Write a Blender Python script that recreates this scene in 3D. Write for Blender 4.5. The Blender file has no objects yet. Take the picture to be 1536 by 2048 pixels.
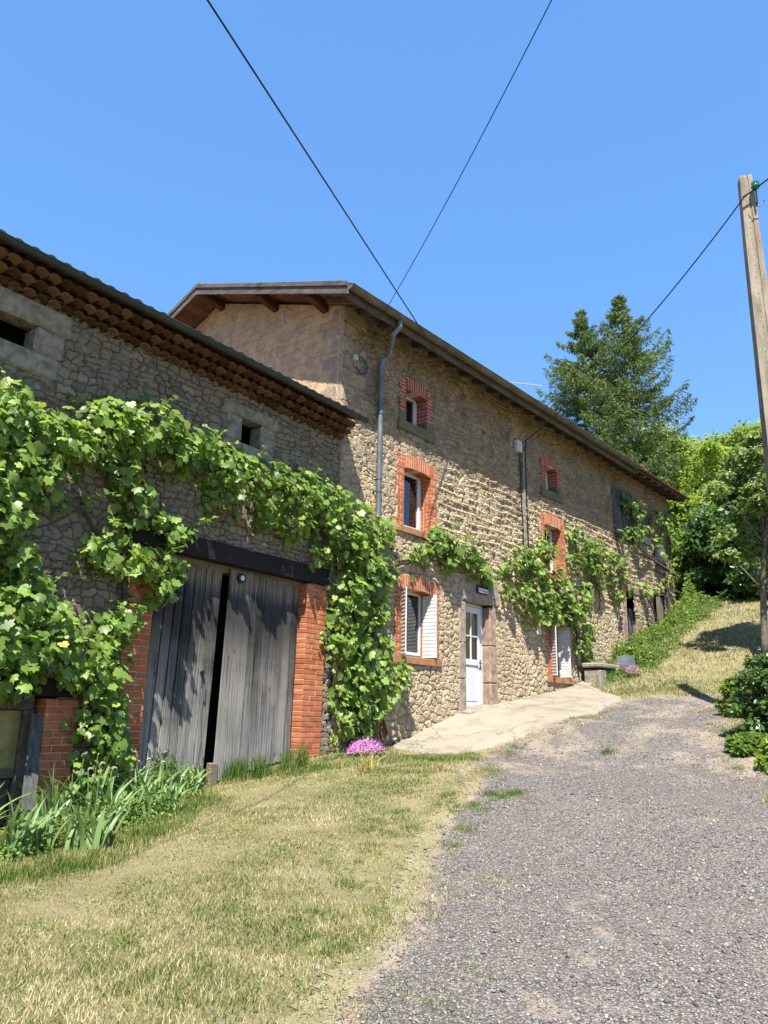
import bpy, math, random
import numpy as np
from math import sin, cos, tan, radians, pi, sqrt, atan2
from mathutils import Matrix, Vector
rng = np.random.default_rng(7); random.seed(7)
S = bpy.context.scene
# ------------------------------------------------------------------ camera
FOC, PITCH, ROLL, AZ = 1540., radians(15.1), radians(1.2), radians(40.5)
f0 = np.array([cos(AZ), sin(AZ), 0]); r0 = np.array([sin(AZ), -cos(AZ), 0]); zz = np.array([0, 0, 1.])
FW = f0*cos(PITCH)+zz*sin(PITCH); u0 = -f0*sin(PITCH)+zz*cos(PITCH)
RT = r0*cos(ROLL)+u0*sin(ROLL); UP = -r0*sin(ROLL)+u0*cos(ROLL)
cd = bpy.data.cameras.new('camera'); cam = bpy.data.objects.new('camera', cd); S.collection.objects.link(cam)
cam.matrix_world = Matrix(((RT[0], UP[0], -FW[0], 0), (RT[1], UP[1], -FW[1], 0), (RT[2], UP[2], -FW[2], 0), (0, 0, 0, 1)))
cd.sensor_fit = 'HORIZONTAL'; cd.sensor_width = 36; cd.lens = FOC/1536*36; cd.clip_end = 2000; cd.clip_start = .05
S.camera = cam
# ------------------------------------------------------------------ world, sun, exposure
SUN = np.array([.47, .38, -1.]); SUN /= np.linalg.norm(SUN)
elev = math.asin(-SUN[2]); azs = atan2(-SUN[0], -SUN[1])
w = bpy.data.worlds.new('World'); S.world = w; w.use_nodes = True
wt = w.node_tree; bg = wt.nodes['Background']; sk = wt.nodes.new('ShaderNodeTexSky')
sk.sky_type = 'NISHITA'; sk.sun_disc = False; sk.sun_elevation = elev; sk.sun_rotation = azs % (2*pi)
sk.altitude = 600; sk.air_density = 1.0; sk.dust_density = .6; sk.ozone_density = 2.0
hs = wt.nodes.new('ShaderNodeHueSaturation'); hs.inputs['Hue'].default_value = .497; hs.inputs['Saturation'].default_value = 1.28; hs.inputs['Value'].default_value = 1.
gm = wt.nodes.new('ShaderNodeGamma'); gm.inputs[1].default_value = .5; mm = wt.nodes.new('ShaderNodeMixRGB'); mm.blend_type = 'MULTIPLY'; mm.inputs[0].default_value = 1; mm.inputs[2].default_value = (.88, 1.17, 1.70, 1)
wt.links.new(sk.outputs[0], hs.inputs['Color']); wt.links.new(hs.outputs[0], gm.inputs[0]); wt.links.new(gm.outputs[0], mm.inputs[1]); wt.links.new(mm.outputs[0], bg.inputs[0]); bg.inputs[1].default_value = .125
sl = bpy.data.lights.new('sun', 'SUN'); sl.energy = 5.0; sl.angle = radians(.5); sl.color = (1, .95, .87)
so = bpy.data.objects.new('sun', sl); S.collection.objects.link(so)
so.rotation_euler = Vector(-SUN).to_track_quat('Z', 'Y').to_euler()
S.view_settings.view_transform = 'Standard'; S.view_settings.look = 'None'; S.view_settings.gamma = 1
S.view_settings.exposure = 1.48
# ------------------------------------------------------------------ calibrated geometry helpers
D = 9.05                                   # facade plane Y
TH = radians(3.5); BX, BY = 9.35, 9.05     # barn wall line
bu = np.array([cos(TH), sin(TH), 0]); bn = np.array([sin(TH), -cos(TH), 0])   # along / outward
def ray(px, py):
    d = FW*FOC+RT*(px-768)-UP*(py-1024); return d/np.linalg.norm(d)
def W(px, py, y=D):
    d = ray(px, py); return d*(y/d[1])
def B(px, py, off=0.):
    d = ray(px, py); p0 = np.array([BX, BY, 0])+bn*off; t = (p0@bn)/(d@bn); p = d*t
    return (p-p0)@bu, p[2]
def bw(s, d, z):                           # barn local (along, outward, up) -> world
    return np.array([BX, BY, 0])+bu*s+bn*d+zz*z
HX = [-400, -40, -10, 0, 4, 6.9, 9, 11.3, 12.4, 13.2, 14, 16, 18, 20, 22, 24, 26, 28, 31, 36, 60, 400]
HZ = [-8, -3, -1.8, -1.34, -1.22, -.95, -.57, -.42, -.08, .17, .25, .52, .85, 1.5, 2.3, 3.1, 3.85, 4.35, 4.7, 5.0, 7, 14]
def ground(x, y):
    x = np.asarray(x, float); y = np.asarray(y, float)
    h = sum(np.interp(x+o, HX, HZ) for o in (-.35, 0, .35))/3
    h = h - .05*np.clip(9-y, -3, 14) + .025*np.sin(x*1.3+y*.7)*np.sin(y*1.1-x*.4)*np.clip((8.6-y)/2, 0, 1)
    h = h + .10*np.clip(x-24, 0, 40)*np.clip((4-y)/10, 0, 1)
    return h
def G(px, py):
    d = ray(px, py); ts = np.arange(2, 80, .02); P = d[None]*ts[:, None]
    k = np.argmax(P[:, 2] < ground(P[:, 0], P[:, 1])); return P[k]
# ------------------------------------------------------------------ object helpers
def tag(o, label=None, cat=None, group=None, kind=None):
    if label: o['label'] = label
    if cat: o['category'] = cat
    if group: o['group'] = group
    if kind: o['kind'] = kind
    return o
def thing(name, loc, label, cat, group=None):
    o = bpy.data.objects.new(name, None); S.collection.objects.link(o); o.location = loc; o.empty_display_size = .2
    return tag(o, label, cat, group)
def obj(name, V, Fc, mat, parent=None, smooth=False, bevel=0, label=None):
    V = np.asarray(V, np.float32).reshape(-1, 3)
    me = bpy.data.meshes.new(name)
    org = np.zeros(3)
    if parent is None:
        mn, mx = V.min(0), V.max(0); org = np.array([(mn[0]+mx[0])/2, (mn[1]+mx[1])/2, mn[2]]); V = V-org
    if isinstance(Fc, np.ndarray):
        n, k = Fc.shape
        me.vertices.add(len(V)); me.vertices.foreach_set('co', V.astype(np.float32).ravel())
        me.loops.add(n*k); me.loops.foreach_set('vertex_index', Fc.astype(np.int32).ravel())
        me.polygons.add(n); me.polygons.foreach_set('loop_start', np.arange(0, n*k, k, dtype=np.int32))
        me.polygons.foreach_set('loop_total', np.full(n, k, np.int32)); me.update(calc_edges=True); me.validate()
    else:
        me.from_pydata(V.tolist(), [], Fc); me.update()
    me.materials.append(mat)
    if smooth: me.polygons.foreach_set('use_smooth', [True]*len(me.polygons))
    o = bpy.data.objects.new(name, me); S.collection.objects.link(o); o.location = org
    if parent is not None:
        o.parent = parent
        wl = Vector((0, 0, 0)); p = parent
        while p is not None: wl += p.location; p = p.parent
        off = Vector((0, 0, 0)) - wl if parent.type == 'EMPTY' else Vector((0, 0, 0))
        o.location = off
    if bevel:
        b = o.modifiers.new('bevel', 'BEVEL'); b.width = bevel; b.segments = 1; b.limit_method = 'ANGLE'
    if label: o['label'] = label
    return o
class MB:
    def __init__(s): s.v = []; s.f = []; s.seg = []
    def add(s, V, Fc):
        n = len(s.v); s.v.extend([list(map(float, p)) for p in V]); f0_ = len(s.f); s.f.extend([[i+n for i in q] for q in Fc]); s.seg.append((n, len(s.v), f0_, len(s.f))); return s
    def hexa(s, P): return s.add(P, [(0, 3, 2, 1), (4, 5, 6, 7), (0, 1, 5, 4), (1, 2, 6, 5), (2, 3, 7, 6), (3, 0, 4, 7)])
    def box(s, a, b, fn=None):
        x0, y0, z0 = a; x1, y1, z1 = b
        P = [(x0, y0, z0), (x1, y0, z0), (x1, y1, z0), (x0, y1, z0), (x0, y0, z1), (x1, y0, z1), (x1, y1, z1), (x0, y1, z1)]
        if fn: P = [fn(*p) for p in P]
        return s.hexa(P)
    def bar(s, p, q, w_, h_, upv=(0, 0, 1)):
        p = np.array(p, float); q = np.array(q, float); d = q-p; d /= np.linalg.norm(d)
        a = np.cross(d, upv); a /= np.linalg.norm(a); b = np.cross(a, d); a = a*w_/2; b = b*h_/2
        return s.hexa([p-a-b, p+a-b, q+a-b, q-a-b, p-a+b, p+a+b, q+a+b, q-a+b])
    def tube(s, pts, rad, n=8, cap=True):
        pts = [np.array(p, float) for p in pts]; m = len(pts)
        rad = [rad]*m if np.isscalar(rad) else rad; V = []; F_ = []
        d0 = pts[1]-pts[0]; a = np.cross(d0, (0, 0, 1) if abs(d0[2]) < .9*np.linalg.norm(d0) else (1, 0, 0)); a /= np.linalg.norm(a)
        for i in range(m):
            d = pts[min(i+1, m-1)]-pts[max(i-1, 0)]; d /= np.linalg.norm(d)+1e-9
            a = a-d*(a@d); a /= np.linalg.norm(a)+1e-9; b = np.cross(d, a)
            for k in range(n): V.append(pts[i]+rad[i]*(a*cos(2*pi*k/n)+b*sin(2*pi*k/n)))
        for i in range(m-1):
            for k in range(n): k2 = (k+1) % n; F_.append((i*n+k, i*n+k2, (i+1)*n+k2, (i+1)*n+k))
        if cap: F_.append(tuple(range(n-1, -1, -1))); F_.append(tuple((m-1)*n+k for k in range(n)))
        return s.add(V, F_)
    def build(s, name, mat, parent=None, **k): return obj(name, s.v, s.f, mat, parent, **k)
    def split(s, name, mat, parent, **k):      # one object per connected add() call
        for (n0, n1, f0_, f1_) in s.seg: obj(name, s.v[n0:n1], [[i-n0 for i in q] for q in s.f[f0_:f1_]], mat, parent, **k)
# ------------------------------------------------------------------ materials
K = .565                                    # overall albedo level of the old weathered surfaces
class NT:
    def __init__(s, name, k=K):
        s.k = k; s.m = bpy.data.materials.new(name); s.m.use_nodes = True; s.t = s.m.node_tree; s.t.nodes.clear()
        s.out = s.t.nodes.new('ShaderNodeOutputMaterial')
    def set(s, k, v):
        if isinstance(v, bpy.types.NodeSocket): s.t.links.new(v, k)
        else:
            if isinstance(v, (tuple, list)) and k.type == 'RGBA' and len(v) == 3: v = (*v, 1)
            k.default_value = v
    def n(s, ty, ins=None, **pr):
        nd = s.t.nodes.new('ShaderNode'+ty)
        for k, v in pr.items(): setattr(nd, k, v)
        for k, v in (ins or {}).items(): s.set(nd.inputs[k], v)
        return nd
    def ma(s, op, a, b=0., c=0., clamp=False):
        return s.n('Math', {0: a, 1: b, 2: c}, operation=op, use_clamp=clamp).outputs[0]
    def mix(s, f, a, b, bl='MIX'): return s.n('MixRGB', {'Fac': f, 'Color1': a, 'Color2': b}, blend_type=bl).outputs[0]
    def ramp(s, f, st):
        nd = s.n('ValToRGB', {0: f}); e = nd.color_ramp.elements
        while len(e) < len(st): e.new(.5)
        for i, (p, c) in enumerate(st):
            e[i].position = p; e[i].color = (*c, 1) if len(c) == 3 else c
        return nd.outputs[0]
    def mr(s, v, a, b, c=0., d=1., ip='SMOOTHSTEP'):
        return s.n('MapRange', {'Value': v, 'From Min': a, 'From Max': b, 'To Min': c, 'To Max': d}, interpolation_type=ip).outputs[0]
    def noise(s, vec, sc, de=3., ro=.55, col=False):
        return s.n('TexNoise', {'Vector': vec, 'Scale': sc, 'Detail': de, 'Roughness': ro}).outputs[1 if col else 0]
    def co(s): return s.n('TexCoord').outputs['Object']
    def map(s, v, sc, lo=(0, 0, 0)): return s.n('Mapping', {'Vector': v, 'Scale': sc, 'Location': lo}).outputs[0]
    def island(s): return s.n('NewGeometry').outputs['Random Per Island']
    def bump(s, h, st=.3, di=.02): return s.n('Bump', {'Height': h, 'Strength': st, 'Distance': di}).outputs[0]
    def pr(s, col, ro=.8, nrm=None, spec=.3, **ex):
        col = s.mix(1., col, (s.k, s.k, s.k), 'MULTIPLY')
        p = s.n('BsdfPrincipled', {'Base Color': col, 'Roughness': ro, 'Specular IOR Level': spec})
        if nrm is not None: s.set(p.inputs['Normal'], nrm)
        for k, v in ex.items(): s.set(p.inputs[k.replace('_', ' ')], v)
        s.t.links.new(p.outputs[0], s.out.inputs[0]); return s.m
def simple(name, col, ro=.6, var=.15, bsc=60, bst=.15, spec=.3, metal=0., nsc=5, k=K):
    t = NT(name, k); c = t.co(); n = t.noise(c, nsc, 5, .6); n2 = t.noise(c, bsc, 3)
    lo = tuple(x*(1-var) for x in col); hi = tuple(min(1, x*(1+var)) for x in col)
    return t.pr(t.mix(t.mr(n, .3, .7), lo, hi), ro, t.bump(n2, bst, .01), spec, Metallic=metal)
def stone(name, pal, mortar, sx=3.2, sz=6.4, amp=.03, joint=.10, kind='barn'):
    t = NT(name); c = t.co(); xyz = t.n('SeparateXYZ', {0: c}).outputs
    wob = t.noise(c, 1.7, 3, .6, True); wob2 = t.noise(c, 7., 3, .6, True)
    c1 = t.n('VectorMath', {0: wob, 1: (.5, .5, .5)}, operation='SUBTRACT').outputs[0]
    c1 = t.n('VectorMath', {0: c1, 'Scale': .30}, operation='SCALE').outputs[0]
    c2 = t.n('VectorMath', {0: wob2, 1: (.5, .5, .5)}, operation='SUBTRACT').outputs[0]
    c2 = t.n('VectorMath', {0: c2, 'Scale': .12}, operation='SCALE').outputs[0]
    p = t.n('VectorMath', {0: t.n('VectorMath', {0: c, 1: c1}, operation='ADD').outputs[0], 1: c2}, operation='ADD').outputs[0]
    q = t.n('SeparateXYZ', {0: p}).outputs
    u = q[0] if kind != 'gable' else q[1]
    zs_ = t.ma('MULTIPLY', q[2], sz)
    r1 = t.n('TexVoronoi', {'W': zs_, 'Scale': 1., 'Randomness': .8}, voronoi_dimensions='1D'); rid = t.n('SeparateColor', {0: r1.outputs['Color']}).outputs
    re = t.n('TexVoronoi', {'W': zs_, 'Scale': 1., 'Randomness': .8}, voronoi_dimensions='1D', feature='DISTANCE_TO_EDGE').outputs['Distance']
    ws = t.ma('ADD', t.ma('MULTIPLY', u, t.ma('MULTIPLY', sx, t.ma('ADD', .75, t.ma('MULTIPLY', rid[1], .7)))), t.ma('MULTIPLY', rid[0], 913.))
    x1_ = t.n('TexVoronoi', {'W': ws, 'Scale': 1., 'Randomness': .9}, voronoi_dimensions='1D'); xe = t.n('TexVoronoi', {'W': ws, 'Scale': 1., 'Randomness': .9}, voronoi_dimensions='1D', feature='DISTANCE_TO_EDGE').outputs['Distance']
    # irregular field stones mixed into the courses
    v2 = t.n('CombineXYZ', {0: t.ma('MULTIPLY', u, sx*1.15), 1: t.ma('MULTIPLY', q[2], sz*.85)}).outputs[0]
    vo = t.n('TexVoronoi', {'Vector': v2, 'Scale': 1., 'Randomness': .8}, voronoi_dimensions='2D')
    ve = t.n('TexVoronoi', {'Vector': v2, 'Scale': 1., 'Randomness': .8}, voronoi_dimensions='2D', feature='DISTANCE_TO_EDGE')
    sel = t.mr(t.noise(c, 1.15, 2), .50, .54, 0, 1)
    ed1 = t.ma('SMOOTH_MIN', re, t.ma('MULTIPLY', xe, sz/sx*.75), .10)
    edist = t.ma('ADD', t.ma('MULTIPLY', ed1, t.ma('SUBTRACT', 1., sel)), t.ma('MULTIPLY', ve.outputs['Distance'], sel))
    rc = t.n('SeparateColor', {0: t.mix(sel, x1_.outputs['Color'], vo.outputs['Color'])}).outputs
    big = t.noise(c, .55, 4, .6); mid = t.noise(c, 3.3, 5, .65); fine = t.noise(c, 28, 6, .7)
    jn = t.ma('MULTIPLY', joint, t.mr(t.noise(c, 2.3, 3), .3, .7, .35, 1.7))
    e = t.mr(edist, 0., jn, 0, 1)
    crack = t.mr(edist, 0., t.ma('MULTIPLY', jn, .30), 0, 1)
    col = t.ramp(rc[0], [(i/(len(pal)-1), x) for i, x in enumerate(pal)])
    col = t.mix(t.mr(fine, .25, .75, 0, .5), col, t.mix(1., col, (.42, .40, .38), 'MULTIPLY'))
    mo = t.mix(t.mr(mid, .35, .65), mortar, tuple(x*.72 for x in mortar))
    lowm = None
    h = t.ma('ADD', t.ma('MULTIPLY', e, .5), t.ma('MULTIPLY', rc[1], .42))
    if kind == 'house':
        # render smeared over stones, denser low on the wall, with raised pointing ribs in one zone
        zf = t.mr(xyz[2], 5.6, 3.2, 0, 1)
        smear = t.mr(t.ma('ADD', t.noise(c, 1.9, 6, .7), t.ma('MULTIPLY', zf, .19)), .44, .62, 0, .95)
        zone = t.ma('MULTIPLY', t.mr(xyz[0], 12.0, 12.8), t.mr(xyz[2], 2.7, 3.2)); zone = t.ma('MULTIPLY', zone, t.mr(xyz[2], 5.9, 5.2))
        zone = t.ma('MULTIPLY', zone, t.mr(t.noise(c, 1.1, 3), .32, .46))
        fr = t.ma('FRACT', t.ma('MULTIPLY', t.ma('ADD', xyz[2], t.ma('MULTIPLY', t.noise(c, 1.3, 2), .22)), 6.0))
        d_ = t.ma('ABSOLUTE', t.ma('SUBTRACT', fr, .5)); rib = t.ma('MULTIPLY', t.mr(d_, .17, .05), zone)
        rib = t.ma('MULTIPLY', rib, t.mr(mid, .30, .52))
        col = t.mix(smear, col, mo)
        col = t.mix(t.ma('SUBTRACT', 1., e), col, mo); col = t.mix(t.ma('MULTIPLY', rib, .85), col, mortar)
        h = t.ma('ADD', h, t.ma('MULTIPLY', smear, .30)); h = t.ma('ADD', h, t.ma('MULTIPLY', rib, .75))
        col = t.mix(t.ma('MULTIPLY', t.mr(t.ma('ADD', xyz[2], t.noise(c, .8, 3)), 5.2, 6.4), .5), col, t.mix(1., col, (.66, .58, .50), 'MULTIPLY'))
    elif kind == 'gable':
        smear = t.mr(t.noise(c, 2.2, 6, .7), .36, .60, .62, 1.0); smear = t.ma('MAXIMUM', smear, t.mr(rc[2], .25, .35, .0, 1.))
        col = t.mix(smear, col, mo); h = t.ma('ADD', t.ma('MULTIPLY', h, t.ma('SUBTRACT', 1.15, smear)), t.ma('MULTIPLY', smear, .6))
    else:
        cov = t.mr(t.noise(c, 1.4, 6, .7), .45, .68, 0, .55)
        col = t.mix(t.ma('MAXIMUM', t.ma('SUBTRACT', 1., e), cov), col, mo)
        h = t.ma('ADD', h, t.ma('MULTIPLY', cov, .25))
    col = t.mix(t.ma('MULTIPLY', t.ma('MULTIPLY', t.ma('SUBTRACT', 1., crack), t.mr(t.noise(c, 1.9, 3), .35, .65)), .25 if kind == 'gable' else .5), col, (.06, .05, .035))
    h = t.ma('SUBTRACT', h, t.ma('MULTIPLY', t.ma('SUBTRACT', 1., crack), .35))
    h = t.ma('ADD', h, t.ma('MULTIPLY', mid, .85 if kind == 'house' else .5)); h = t.ma('ADD', h, t.ma('MULTIPLY', t.noise(c, 11, 4, .7), .5 if kind == 'house' else .2)); h = t.ma('ADD', h, t.ma('MULTIPLY', fine, .45))
    col = t.mix(t.mr(big, .35, .7, 0, .3), col, (.33, .29, .22) if kind == 'barn' else (.42, .35, .25))
    t.pr(col, .95, None, .15)
    dn = t.n('Displacement', {'Height': h, 'Midlevel': 1.15 if kind == 'house' else .85, 'Scale': amp}); t.t.links.new(dn.outputs[0], t.out.inputs['Displacement'])
    t.m.displacement_method = 'BOTH'; return t.m
def brickmat(name, a, b):
    t = NT(name); c = t.co(); r = t.island(); n = t.noise(c, 9, 5, .65)
    col = t.mix(r, a, b); col = t.mix(t.mr(t.n('TexWhiteNoise', {'W': r}, noise_dimensions='1D').outputs['Value'], .7, 1., 0, .55, 'LINEAR'), col, (.30, .10, .06)); col = t.mix(t.mr(n, .3, .75, 0, .65), col, tuple(x*.5 for x in a)); col = t.mix(t.mr(t.noise(c, 40, 4, .7), .58, .72, 0, .4), col, (.50, .36, .27))
    return t.pr(col, .9, t.bump(t.noise(c, 70, 4), .4, .01), .15)
def leafmat(name, dark, light, trans, tw=.35, rough=.42, spec=.45, big=1.2):
    t = NT(name); r = t.island(); c = t.co(); n = t.noise(c, big, 3)
    f = t.ma('ADD', t.ma('MULTIPLY', r, .7), t.ma('MULTIPLY', t.mr(n, .3, .7), .3))
    col = t.ramp(f, [(0, dark), (.75, light), (1, tuple(min(1, x*1.25) for x in light))])
    col = t.mix(1., col, (.68, .68, .68), 'MULTIPLY')
    p = t.n('BsdfPrincipled', {'Base Color': col, 'Roughness': rough, 'Specular IOR Level': spec})
    tr = t.n('BsdfTranslucent', {'Color': t.mix(.6, col, trans)})
    mx = t.n('MixShader', {0: tw, 1: p.outputs[0], 2: tr.outputs[0]}); t.t.links.new(mx.outputs[0], t.out.inputs[0]); return t.m
def grassmat(name, greens, straw, bias):
    t = NT(name); r = t.island(); c = t.co(); n = t.noise(c, .9, 4, .65); n2 = t.noise(c, 4.2, 3)
    f = t.ma('ADD', t.ma('ADD', t.ma('MULTIPLY', r, .75), t.ma('MULTIPLY', t.mr(n, .3, .7), .65)), t.ma('MULTIPLY', t.mr(n2, .3, .7), .3))
    f = t.ma('ADD', f, bias-.5)
    col = t.ramp(f, [(.25, greens[0]), (.6, greens[1]), (.78, straw[0]), (1, straw[1])])
    col = t.mix(1., col, (.56, .57, .52), 'MULTIPLY')
    p = t.n('BsdfPrincipled', {'Base Color': col, 'Roughness': .6, 'Specular IOR Level': .25})
    tr = t.n('BsdfTranslucent', {'Color': col}); mx = t.n('MixShader', {0: .3, 1: p.outputs[0], 2: tr.outputs[0]})
    t.t.links.new(mx.outputs[0], t.out.inputs[0]); return t.m
def woodmat(name, a, b, sc=(30, 30, 1.6), ro=.85, top=None, spec=.2):
    t = NT(name); c = t.co(); r = t.island(); v = t.n('VectorMath', {0: t.map(c, sc), 1: t.n('CombineXYZ', {0: t.ma('MULTIPLY', r, 40.), 2: t.ma('MULTIPLY', r, 17.)}).outputs[0]}, operation='ADD').outputs[0]
    n = t.noise(v, 1., 6, .7); n2 = t.noise(c, 2.2, 5, .6)
    f = t.ma('ADD', t.ma('MULTIPLY', n, .75), t.ma('ADD', t.ma('MULTIPLY', r, .18), t.ma('MULTIPLY', n2, .38)))
    col = t.mix(t.mr(f, .46, .88), a, b)
    if top is not None:
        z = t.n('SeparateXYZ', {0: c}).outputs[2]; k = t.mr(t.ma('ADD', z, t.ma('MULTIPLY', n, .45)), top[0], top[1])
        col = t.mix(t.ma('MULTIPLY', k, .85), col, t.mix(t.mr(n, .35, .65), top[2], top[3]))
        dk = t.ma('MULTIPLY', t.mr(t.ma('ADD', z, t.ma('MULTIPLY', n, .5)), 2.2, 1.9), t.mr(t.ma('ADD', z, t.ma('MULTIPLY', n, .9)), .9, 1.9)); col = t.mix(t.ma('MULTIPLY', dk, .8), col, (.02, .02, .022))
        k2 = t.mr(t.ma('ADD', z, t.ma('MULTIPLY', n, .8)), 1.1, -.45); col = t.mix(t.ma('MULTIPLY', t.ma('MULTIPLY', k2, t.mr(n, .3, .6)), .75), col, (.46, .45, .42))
    kn = t.n('TexVoronoi', {'Vector': t.map(c, (5, 5, 2.2)), 'Scale': 1.}); col = t.mix(t.mr(kn.outputs['Distance'], .12, .05, 0, .6), col, (.02, .018, .015))
    return t.pr(col, ro, t.bump(n, .7, .012), spec)
M = {}
M['barn'] = stone('barn_stone', [(.21, .175, .13), (.46, .39, .28), (.27, .21, .165), (.56, .48, .35), (.33, .30, .24), (.46, .33, .25), (.38, .34, .24)], (.40, .33, .225), 5.4, 10.4, .050, .17, 'barn')
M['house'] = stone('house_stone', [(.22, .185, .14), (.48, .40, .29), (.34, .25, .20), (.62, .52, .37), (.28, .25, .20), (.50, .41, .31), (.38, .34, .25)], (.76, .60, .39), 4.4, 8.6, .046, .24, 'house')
M['far'] = stone('far_stone', [(.32, .27, .21), (.46, .38, .27), (.40, .31, .24)], (.60, .47, .31), 3.2, 6.5, .045, .3, 'house')
M['gable'] = stone('gable_render', [(.42, .35, .24), (.56, .46, .32), (.48, .39, .28)], (.86, .64, .38), 3.4, 6.0, .030, .2, 'gable')
M['brick'] = brickmat('orange_brick', (.66, .19, .075), (.80, .31, .14))
M['brickd'] = brickmat('red_brick', (.48, .12, .075), (.60, .19, .12))
M['mortar'] = simple('mortar', (.72, .56, .43), .95, .2)
M['granite'] = simple('granite', (.37, .33, .26), .9, .35, 60, .9, .2, nsc=9)
M['lintel'] = simple('lintel_stone', (.42, .36, .28), .95, .3, 50, .9, .1, nsc=7)
M['quoin'] = simple('quoin_stone', (.46, .37, .27), .95, .2, 40, .9, .1, nsc=4)
M['granite_pink'] = simple('pink_granite', (.46, .32, .24), .9, .35, 60, .9, .2, nsc=6)
M['sill'] = simple('terracotta_sill', (.47, .23, .10), .8, .2)
M['sillg'] = simple('mossy_sill', (.20, .19, .11), .9, .25)
M['white'] = simple('white_plastic', (.78, .79, .79), .4, .05, 8, .04, .5, k=.62)
M['shutter'] = simple('white_shutter', (.74, .74, .71), .5, .14, 20, .08, .4, k=.6)
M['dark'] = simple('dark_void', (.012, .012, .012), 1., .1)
M['metal'] = simple('zinc', (.20, .235, .25), .5, .3, 30, .1, .5, .35, nsc=3)
M['gutter'] = simple('old_gutter', (.15, .135, .10), .65, .4, 30, .1, .4, .1, nsc=2)
M['gutterb'] = simple('barn_gutter', (.035, .045, .042), .5, .3, 30, .1, .5, .2, nsc=2)
M['black'] = simple('black_plastic', (.02, .02, .022), .5, .1)
M['bluec'] = simple('blue_cable', (.06, .14, .22), .5, .1)
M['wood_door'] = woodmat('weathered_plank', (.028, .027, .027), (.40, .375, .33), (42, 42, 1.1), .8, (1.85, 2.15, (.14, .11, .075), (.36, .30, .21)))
M['wood_lintel'] = woodmat('black_beam', (.012, .008, .008), (.03, .022, .02), (2, 30, 30), .7)
M['wood_pale'] = woodmat('pale_beam', (.14, .11, .075), (.30, .25, .18), (2, 30, 30), .85)
M['wood_roof'] = woodmat('brown_beam', (.06, .028, .020), (.15, .075, .05), (4, 4, 20), .8)
M['wood_barge'] = woodmat('grey_barge', (.03, .028, .025), (.20, .18, .16), (20, 3, 25), .85)
M['wood_soffit'] = woodmat('soffit_board', (.14, .08, .05), (.30, .19, .12), (12, 3, 12), .85)
M['wood_raft'] = woodmat('rafter_wood', (.07, .055, .04), (.22, .18, .13), (12, 3, 12), .85)
M['wood_blue'] = woodmat('grey_blue_plank', (.04, .045, .047), (.19, .19, .175), (30, 30, 2), .85)
M['yellow'] = simple('yellow_board', (.42, .36, .13), .8, .3, 30, .2, nsc=4)
t = NT('terracotta_tile'); c = t.co(); r = t.island(); n = t.noise(c, 6, 6, .7)
col = t.ramp(t.ma('ADD', t.ma('MULTIPLY', r, .6), t.ma('MULTIPLY', n, .4)), [(.15, (.11, .05, .03)), (.5, (.23, .11, .06)), (.85, (.33, .20, .12))])
M['tile'] = t.pr(col, .9, t.bump(t.noise(c, 50, 4), .4, .01), .15)
t = NT('roof_tile'); c = t.co(); n = t.noise(c, 4, 6, .75); n2 = t.noise(c, 14, 5, .7)
col = t.ramp(n, [(.3, (.20, .085, .05)), (.5, (.34, .17, .11)), (.68, (.42, .34, .28)), (.8, (.13, .10, .08))])
M['roof'] = t.pr(t.mix(t.mr(n2, .4, .7, 0, .5), col, (.10, .06, .045)), .95, t.bump(n2, .5, .02), .1)
# glass
t = NT('window_glass'); fr = t.n('Fresnel', {'IOR': 1.6}).outputs[0]
gl = t.n('BsdfGlossy', {'Color': (.9, .93, .95), 'Roughness': .02}); tr = t.n('BsdfTransparent', {'Color': (.55, .58, .57)})
mx = t.n('MixShader', {0: t.ma('ADD', t.ma('MULTIPLY', fr, 1.3), .04, clamp=True), 1: tr.outputs[0], 2: gl.outputs[0]}); t.t.links.new(mx.outputs[0], t.out.inputs[0]); M['glass'] = t.m
M['curtain'] = simple('net_curtain', (.75, .76, .72), .9, .1, 60, .1)
t = NT('green_glass'); M['insul'] = t.pr((.02, .30, .20), .05, None, .8, Transmission_Weight=.5)
M['vine'] = leafmat('vine_leaf', (.04, .10, .015), (.26, .40, .075), (.48, .68, .07), .36, .45, .42)
M['vine_y'] = leafmat('young_vine_leaf', (.26, .40, .05), (.50, .60, .14), (.5, .6, .1), .4, .4, .4)
M['vine2'] = leafmat('house_vine_leaf', (.05, .11, .02), (.27, .40, .09), (.45, .62, .08), .34, .52, .3)
M['bark'] = simple('vine_bark', (.13, .10, .075), .95, .4, 25, .8, .1, nsc=12)
M['barkg'] = simple('grey_bark', (.20, .18, .14), .95, .35, 25, .8, .1, nsc=12)
M['iris'] = leafmat('iris_leaf', (.07, .16, .035), (.25, .38, .13), (.3, .5, .12), .25, .45, .4)
M['weed'] = leafmat('weed_leaf', (.06, .13, .02), (.20, .31, .05), (.4, .55, .08), .32, .5, .3)
M['tree1'] = leafmat('tree_leaf', (.07, .15, .018), (.29, .41, .06), (.45, .60, .07), .40, .5, .35)
M['tree2'] = leafmat('bright_tree_leaf', (.09, .18, .02), (.35, .46, .07), (.50, .66, .07), .42, .5, .3)
M['tree1b'] = leafmat('elder_leaf', (.08, .16, .03), (.25, .35, .09), (.35, .5, .08), .3, .45, .4)
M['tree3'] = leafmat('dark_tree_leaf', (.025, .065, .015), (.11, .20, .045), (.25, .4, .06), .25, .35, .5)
M['spruce'] = leafmat('spruce_needles', (.045, .10, .03), (.22, .32, .09), (.3, .38, .1), .2, .6, .25)
M['pink'] = leafmat('pink_petal', (.85, .14, .72), (1., .32, .92), (.8, .3, .7), .3, .6, .2)
M['cream'] = leafmat('cream_petal', (.62, .60, .46), (.75, .73, .6), (.7, .7, .5), .3, .6, .2)
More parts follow.
